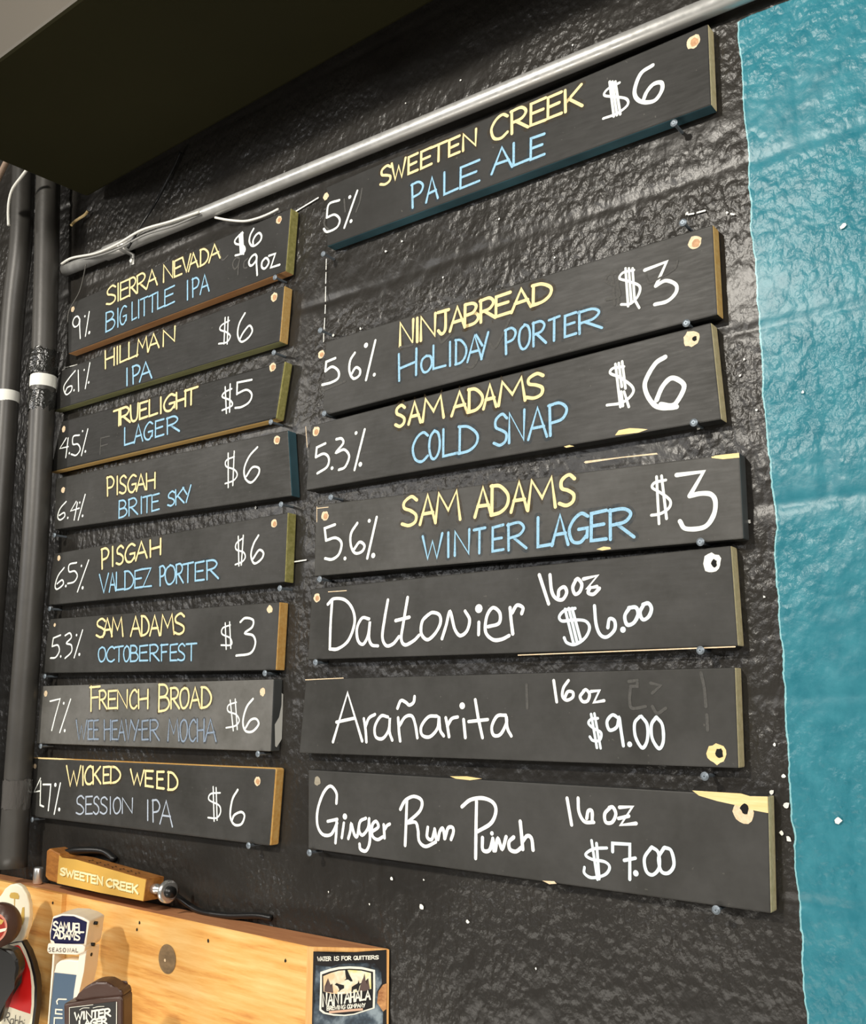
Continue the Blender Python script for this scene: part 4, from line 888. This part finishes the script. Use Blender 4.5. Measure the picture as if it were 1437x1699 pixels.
pn.word('S', 'LAGER', [(505, 570), (580, 650), (660, 730), (740, 795), (805, 875)], (500, 1735, 875, 1690), (500, 1655, 875, 1608), 2.3, .0)
pn.done('plaque_lettering_glint', M_swht, e, 'cream plaque lettering with painted edge highlight')
# red sign handle
n3 = facing(22); PC = Plane(at(40, 1600, CD-.100), n3)
M_red = newmat('red_enamel', lin((214, 28, 26)), .35); M_cream = newmat('cream_enamel', lin((246, 238, 212)), .4); M_gl = newmat('gold_print', lin((208, 172, 88)), .4)
e = thing('beer_tap', PC.pt(0, 1780), 'red and cream tap handle with oval top at lower left edge', 'beer tap')
plate(e, 'oval_top', PC, 'X', [(-120, 500), (-60, 390), (10, 300), (50, 228), (110, 182), (180, 170), (240, 205), (290, 290), (318, 400), (322, 520), (302, 640), (270, 745), (200, 860), (0, 960), (-120, 800)], .010, M_cream, .002)
plate(e, 'sign_board', PC, 'X', [(250, 790), (310, 900), (362, 1030), (396, 1180), (408, 1300), (402, 1500), (372, 1720), (330, 1900), (-420, 1900), (-420, 1100), (-200, 900), (0, 850), (180, 800)], .012, M_sblk, .0015, .001)
decal(e, 'cream_field', PC, 'X', [(240, 805), (285, 890), (335, 1030), (368, 1180), (382, 1300), (376, 1500), (350, 1720), (310, 1880), (-400, 1880), (-400, 1100), (-190, 915), (0, 862), (170, 815)], .0015, M_cream)
decal(e, 'red_field', PC, 'X', [(205, 835), (228, 855), (290, 985), (335, 1120), (350, 1280), (350, 1480), (338, 1585), (200, 1540), (60, 1485), (-380, 1340), (-380, 1120), (-180, 930), (0, 880), (150, 850)], .0019, M_red, 'red sign field')
decal(e, 'oval_print', PC, 'X', [(105, 300), (120, 270), (160, 265), (195, 275), (212, 305), (205, 340), (165, 335), (162, 430), (155, 430), (155, 335), (112, 325)], .0006, M_gl, 'gold oval print')
decal(e, 'oval_print', PC, 'X', [(225, 540), (245, 430), (268, 425), (268, 560), (245, 625), (228, 600)], .0006, M_gl, 'gold oval print')
pn = Pen(PC, .0023)
pn.draw('X', 'l 72 1575 58 1665|c 66 1578 110 1575 108 1615 70 1622|l 80 1622 118 1690|c 152 1640 125 1645 125 1690 150 1690 158 1640 156 1700|l 180 1600 172 1705|c 174 1660 205 1655 205 1705 172 1712|l 228 1610 220 1720|c 222 1672 252 1668 252 1718 222 1724|l 272 1680 268 1730|l 275 1650 276 1655', 1.1)
pn.done('sign_lettering', M_sblk, e, 'black serif lettering')
# round badge handle in front of the red sign
n4 = facing(40); PD_ = Plane(at(5, 1540, CD-.150), n4)
e = thing('beer_tap', PD_.pt(0, 1760), 'black tap handle with brown round badge, cut off by left frame edge', 'beer tap')
cc_ = PD_.pt(*crop('X')(-25, 630)); rr = (PD_.pt(*crop('X')(210, 610))-cc_).length
bm = bmesh.new(); tube(bm, [cc_+n4*.004, cc_+n4*.006, cc_-n4*.012, cc_-n4*.016], [rr*.93, rr*.97, rr, rr*.95], 40); obj('badge', bm, M_brn, e, True)
def bdisc(name, r, h, mt, lab=None, off=(0, 0)):
    bm = bmesh.new(); disc(bm, PD_.to2(cc_)+Vector(off), rr*r, PD_, h, 40); o = obj(name, bm, mt, e); 
    if lab: o['label'] = lab
bdisc('badge_ring', .70, .0066, newmat('pink_ring', lin((214, 140, 118)), .4), 'pink badge ring', (-.006, -.002))
bdisc('badge_center', .60, .0070, newmat('brick_red_enamel', lin((164, 44, 30)), .35), 'dark red badge center', (-.006, -.002))
decal(e, 'badge_print', PD_, 'X', [(-60, 560), (0, 535), (62, 560), (40, 600), (0, 610), (-60, 605)], .0076, M_gl, 'gold badge print')
decal(e, 'badge_print', PD_, 'X', [(-60, 660), (20, 655), (95, 640), (80, 672), (20, 690), (-60, 700)], .0076, M_cream, 'cream badge print')
plate(e, 'stem', PD_, 'X', [(-260, 860), (0, 880), (150, 900), (200, 1000), (216, 1090), (200, 1170), (120, 1290), (60, 1460), (0, 1700), (-260, 1700)], .030, M_blackc, .006)
